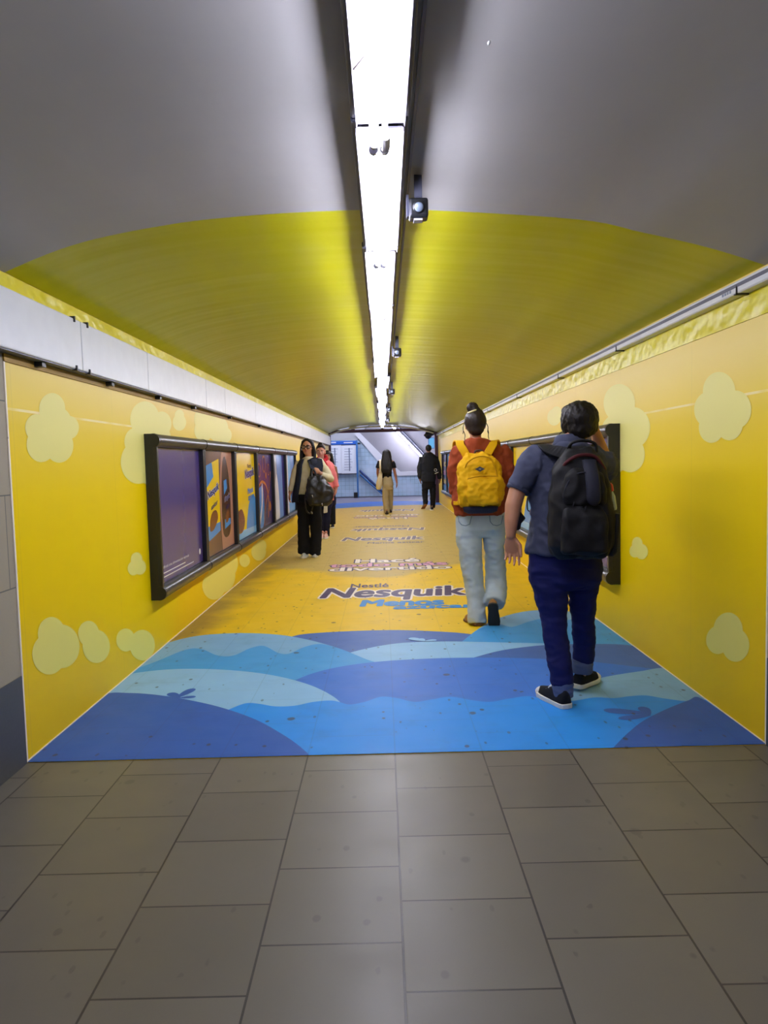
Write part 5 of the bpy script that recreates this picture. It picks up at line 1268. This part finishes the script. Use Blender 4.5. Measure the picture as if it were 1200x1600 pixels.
bm = bmesh.new(); loftpx(bm, [(cx, 775, Y, 22), (cx, 750, Y, 20), (cx, 735, Y, 23), (cx, 729, Y, 21), (cx - 1, 724, Y, 11)], F, .12); tubepx(bm, [(cx + 8, 730, Y, 9), (cx + 10.5, 745, Y, 9), (cx + 11, 758, Y, 7)], 0, False); tubepx(bm, [(cx - 8, 730, Y, 9), (cx - 11, 745, Y, 9), (cx - 11, 758, Y, 7)], 0, False)
blob('cardigan', bm, cloth('brown_cardigan', (120, 84, 60), .9, .15), t, .013, 3)
bm = bmesh.new(); loftpx(bm, [(cx, 792, Y, 18, .09), (cx, 785, Y, 21), (cx, 772, Y, 20)], F, .12)
for f_ in (f1, f2): tube(bm, [V((f_.x, Y, .8)), V((f_.x, Y, .45)), V((f_.x, Y, .07))], [.088, .072, .065], 14, None, False)
blob('trousers', bm, blackc, t, .013, 3)
for f_ in (f1, f2): shoe(t, 'shoe', V((f_.x, Y + .08, .004)), F, UP, .24, .09, canvas, wsole)

# 6. woman with long hair and tote, walking away
Y = 18.6; F = V((0, 1, 0)); Rr = F.cross(UP); h1 = fl(604.5, 803.5); h2 = V((at(610, 800, Y + .35).x, Y + .25, 0))
t = thing('person', 'person with very long dark hair, black tee and beige trousers, walking away mid-passage', 'person', (h1.x, h1.y, .0035))
sk = skin('brown_skin', (160, 108, 84)); HC = at(604, 709.5, Y)
bm = bmesh.new(); head(bm, HC, F, UP, .98); tube(bm, [at(604, 722, Y), at(604, 714, Y)], [.055, .046], 12)
loftpx(bm, [(606, 758, Y, 15), (605, 745, Y, 12.5), (604, 734, Y, 14), (603, 724, Y, 17), (603.5, 719, Y, 9)], F, .09)
tubepx(bm, [(592.5, 722, Y, 5.5), (590.5, 733, Y, 4.8), (590, 740, Y + .06, 4), (591, 746, Y + .12, 3.2)]); tubepx(bm, [(613.5, 722, Y, 5.5), (616, 734, Y, 4.8), (618.5, 745, Y, 4), (620, 754, Y - .03, 3.1)])
hand(bm, at(620, 754, Y - .03), (.08, -.05, -1), (-1, 0, 0), (0, 1, 0), .95, (.35, .4, .45, .5)); hand(bm, at(591, 746, Y + .12), (.1, .5, -.8), (1, 0, 0), (0, 0, 1), .95)
for l in ([(602, 757, Y, 8), (603.5, 780, Y, 6), (604.5, 799, Y, 4.4)], [(609, 757, Y, 7.5), (610, 778, Y + .12, 5.6), (610, 793, Y + .25, 4)]): tubepx(bm, l)
foot(bm, h1 + UP * .085 - V((0, .04, 0)), F, UP, .75); foot(bm, h2 + UP * .085 - V((0, .04, 0)), F, UP, .75); blob('body', bm, sk, t, .010, 2)
bm = bmesh.new(); loftpx(bm, [(605, 747.5, Y, 15), (605, 740, Y, 14), (604, 731, Y, 17), (603, 724, Y, 22), (603.5, 720, Y, 17), (604, 717, Y, 8)], F, .12)
tubepx(bm, [(594, 721, Y, 7), (591.3, 727, Y, 7), (590, 731.5, Y, 6.5)], .002, False); tubepx(bm, [(612.5, 721, Y, 7), (615, 727, Y, 7), (616, 731.5, Y, 6.5)], .002, False)
blob('black_tee', bm, blackc, t, .012, 3, folds(.01, 8))
pants(t, 'trousers', cloth('beige_trousers', (176, 162, 130), .9, .12), F, .125, [(606.5, 765, Y, 15, .09), (606, 757, Y, 17.5), (605.5, 750, Y, 16), (605, 744.5, Y, 14)], [[(602.5, 758, Y, 10), (602, 775, Y, 9.6), (603.5, 790, Y, 9.8), (604.5, 801.5, Y, 9.5)], [(609.8, 758, Y, 9.6), (610.4, 775, Y + .1, 8), (610, 796, Y + .22, 7)]], .012, .012, 5)
for h in (h1, h2): shoe(t, 'shoe', V((h.x, h.y - .10, .004)), F, UP, .25, .09, plain('dark_shoe', (52, 32, 28), .5, var=.05), canvas)
bm = bmesh.new(); P_ = lambda a, b, z: HC + Rr * a + F * b + UP * z
ball(bm, P_(0, -.016, .032), (.094, .104, .092), F, UP, 18, 12)
tube(bm, [P_(0, -.05, .04), P_(.0, -.085, -.08), P_(.0, -.13, -.22), P_(-.01, -.15, -.38), P_(-.02, -.15, -.47)], [(.07, .105), (.06, .125), (.045, .15), (.04, .145), (.02, .12)], 16)
blob('hair', bm, M['hair'], t, .011, 2, folds(.008, 22, (1, 1, .25), 3))
o0 = at(592, 764, Y - .05); t = thing('tote_bag', 'cream canvas tote on left shoulder of the long-haired person', 'tote bag', o0)
bm = bmesh.new(); S = []
for x, y, w, d in ((596, 736, 4, .03), (594.5, 742, 6.5, .06), (593.2, 750, 8.8, .09), (592.6, 757, 9.8, .10), (592, 762, 8.6, .08), (592, 765, 6, .05)):
    c0, rw = px(x, y, Y - .06, w); S.append(oval(c0, V((1, 0, 0)), V((0, 1, 0)), rw, d + .02, 18, 2.6))
rings(bm, S); blob('tote_body', bm, cloth('cream_canvas', (216, 202, 168), .9, .08), t, .012, 3, folds(.012, 9))
bm = bmesh.new(); ribbon(bm, spline([at(594.5, 738, Y - .13), at(594, 728, Y - .16), at(594.2, 719.5, Y - .06), at(594.6, 720, Y + .06), at(595, 735, Y + .13), at(595.5, 738, Y + .02)], 5), (1, 0, 0), .04, .01); fin('tote_strap', bm, cloth('cream_strap', (216, 202, 168), .9, .05), t)

# 7. man in dark sweatshirt, far right, walking away
Y = 20.0; F = V((0, 1, 0)); Rr = F.cross(UP); h2 = fl(675, 797.5); hb_ = at(662.5, 795, Y - .18)
t = thing('person', 'person in dark sweatshirt and black trousers walking away beside the portal post', 'person', (h2.x, h2.y, .0035))
sk = skin('deep_skin', (132, 92, 72)); HC = at(669.5, 701.5, Y)
bm = bmesh.new(); head(bm, HC, F, UP, 1.0); tube(bm, [at(669.5, 712, Y), at(669.5, 704, Y)], [.062, .054], 12)
loftpx(bm, [(669.5, 752, Y, 17), (670, 735, Y, 17), (670, 720, Y, 17), (670, 713, Y, 14), (669.5, 708, Y, 9)], F, .09)
tubepx(bm, [(660, 716, Y, 5), (656, 732, Y, 5.6), (656, 744, Y + .04, 4.4), (656.6, 750, Y + .05, 3.8)]); tubepx(bm, [(680, 716, Y, 5), (685, 732, Y, 5.6), (686.5, 744, Y + .04, 4.4), (687, 750, Y + .05, 3.8)])
hand(bm, at(656.6, 749, Y + .05), (.03, .05, -1), (1, 0, 0), (0, 1, 0), 1, (.5, .55, .6, .65)); hand(bm, at(687, 749, Y + .05), (.0, .05, -1), (-1, 0, 0), (0, 1, 0), 1, (.5, .55, .6, .65))
for l in ([(665, 755, Y, 9), (664.5, 772, Y + .02, 6.5), (665, 787, Y - .14, 4.4)], [(675, 755, Y, 9), (676, 775, Y, 6.5), (675.5, 793, Y, 4.4)]): tubepx(bm, l)
df = V((-.35, .75, -.55)).normalized(); uf = V((-.1, .55, .8)).normalized()
foot(bm, h2 + UP * .085 - V((0, .04, 0)), F, UP, .78); foot(bm, at(665.5, 789, Y - .26) + uf * .085 + df * .06, df, uf, .75); blob('body', bm, sk, t, .010, 2)
sw = cloth('dark_sweatshirt', (34, 36, 42), .9, .12)
bm = bmesh.new(); loftpx(bm, [(669.5, 752, Y, 21), (669.5, 747, Y, 23), (670, 735, Y, 23), (670, 722, Y, 25), (670, 714, Y, 25), (669.8, 709.5, Y, 15), (669.5, 707, Y, 9)], F, .15)
tubepx(bm, [(660, 714.5, Y, 9), (656, 731, Y, 8.5), (656, 744, Y + .04, 7.2), (656.5, 748, Y + .05, 6)], .002, False); tubepx(bm, [(680, 714.5, Y, 9), (685, 731, Y, 8.5), (686.5, 744, Y + .04, 7.2), (687, 748, Y + .05, 6)], .002, False)
blob('sweatshirt', bm, sw, t, .012, 3, folds(.016, 8))
lg = plain('pale_print', (196, 200, 196), .7, var=0)
lc = at(680.5, 734.5, Y - .175); bm = bmesh.new()
tube(bm, [lc + V((.035 * math.cos(a), 0, .035 * math.sin(a))) for a in [2 * PI * k / 16 for k in range(17)]], [.008], 6); e1 = fin('round_print', bm, lg, t, True)
bm = bmesh.new(); tube(bm, [at(680, 739.8, Y - .18), at(684.5, 738, Y - .165)], [.012], 6); fin('bar_print', bm, lg, t, True)
pants(t, 'trousers', blackc, F, .13, [(670, 764, Y, 18, .1), (670, 757, Y, 21), (670, 748, Y, 20)], [[(664.5, 757, Y, 11), (664, 772, Y + .02, 9), (665, 788, Y - .14, 7.5)], [(675.5, 757, Y, 11), (676.5, 775, Y, 9), (676, 793.5, Y, 7.5)]], .012, .014, 2)
shoe(t, 'shoe', V((h2.x, h2.y - .10, .004)), F, UP, .27, .1, canvas, wsole); shoe(t, 'shoe', at(665.5, 789, Y - .26), df, uf, .27, .1, canvas, plain('tan_sole', (150, 100, 66), .7, var=.1))
bm = bmesh.new(); ball(bm, HC + V((0, -.016, .034)), (.083, .098, .084), F, UP, 18, 12); ball(bm, HC + V((0, -.05, -.01)), (.066, .055, .055), F, UP); blob('hair', bm, M['hair'], t, .011, 2)
# ------------------------------------------------------------------ render look
w = bpy.data.worlds.new('world'); SC.world = w; w.use_nodes = True
w.node_tree.nodes['Background'].inputs[0].default_value = (.6, .65, .8, 1)
w.node_tree.nodes['Background'].inputs[1].default_value = .05
vs = SC.view_settings
SC.display_settings.display_device = 'sRGB'
vs.view_transform = 'Standard'; vs.look = 'None'; vs.gamma = 1; vs.use_curve_mapping = False
vs.exposure = EXPO
cy_ = SC.cycles
cy_.use_denoising = True
cy_.max_bounces = 8; cy_.diffuse_bounces = 5; cy_.glossy_bounces = 4
cy_.sample_clamp_indirect = 3
cy_.caustics_reflective = False; cy_.caustics_refractive = False
cy_.use_adaptive_sampling = False
cy_.blur_glossy = 1.0
cy_.denoiser = 'OPENIMAGEDENOISE'; cy_.denoising_input_passes = 'RGB_ALBEDO_NORMAL'; cy_.denoising_prefilter = 'ACCURATE'
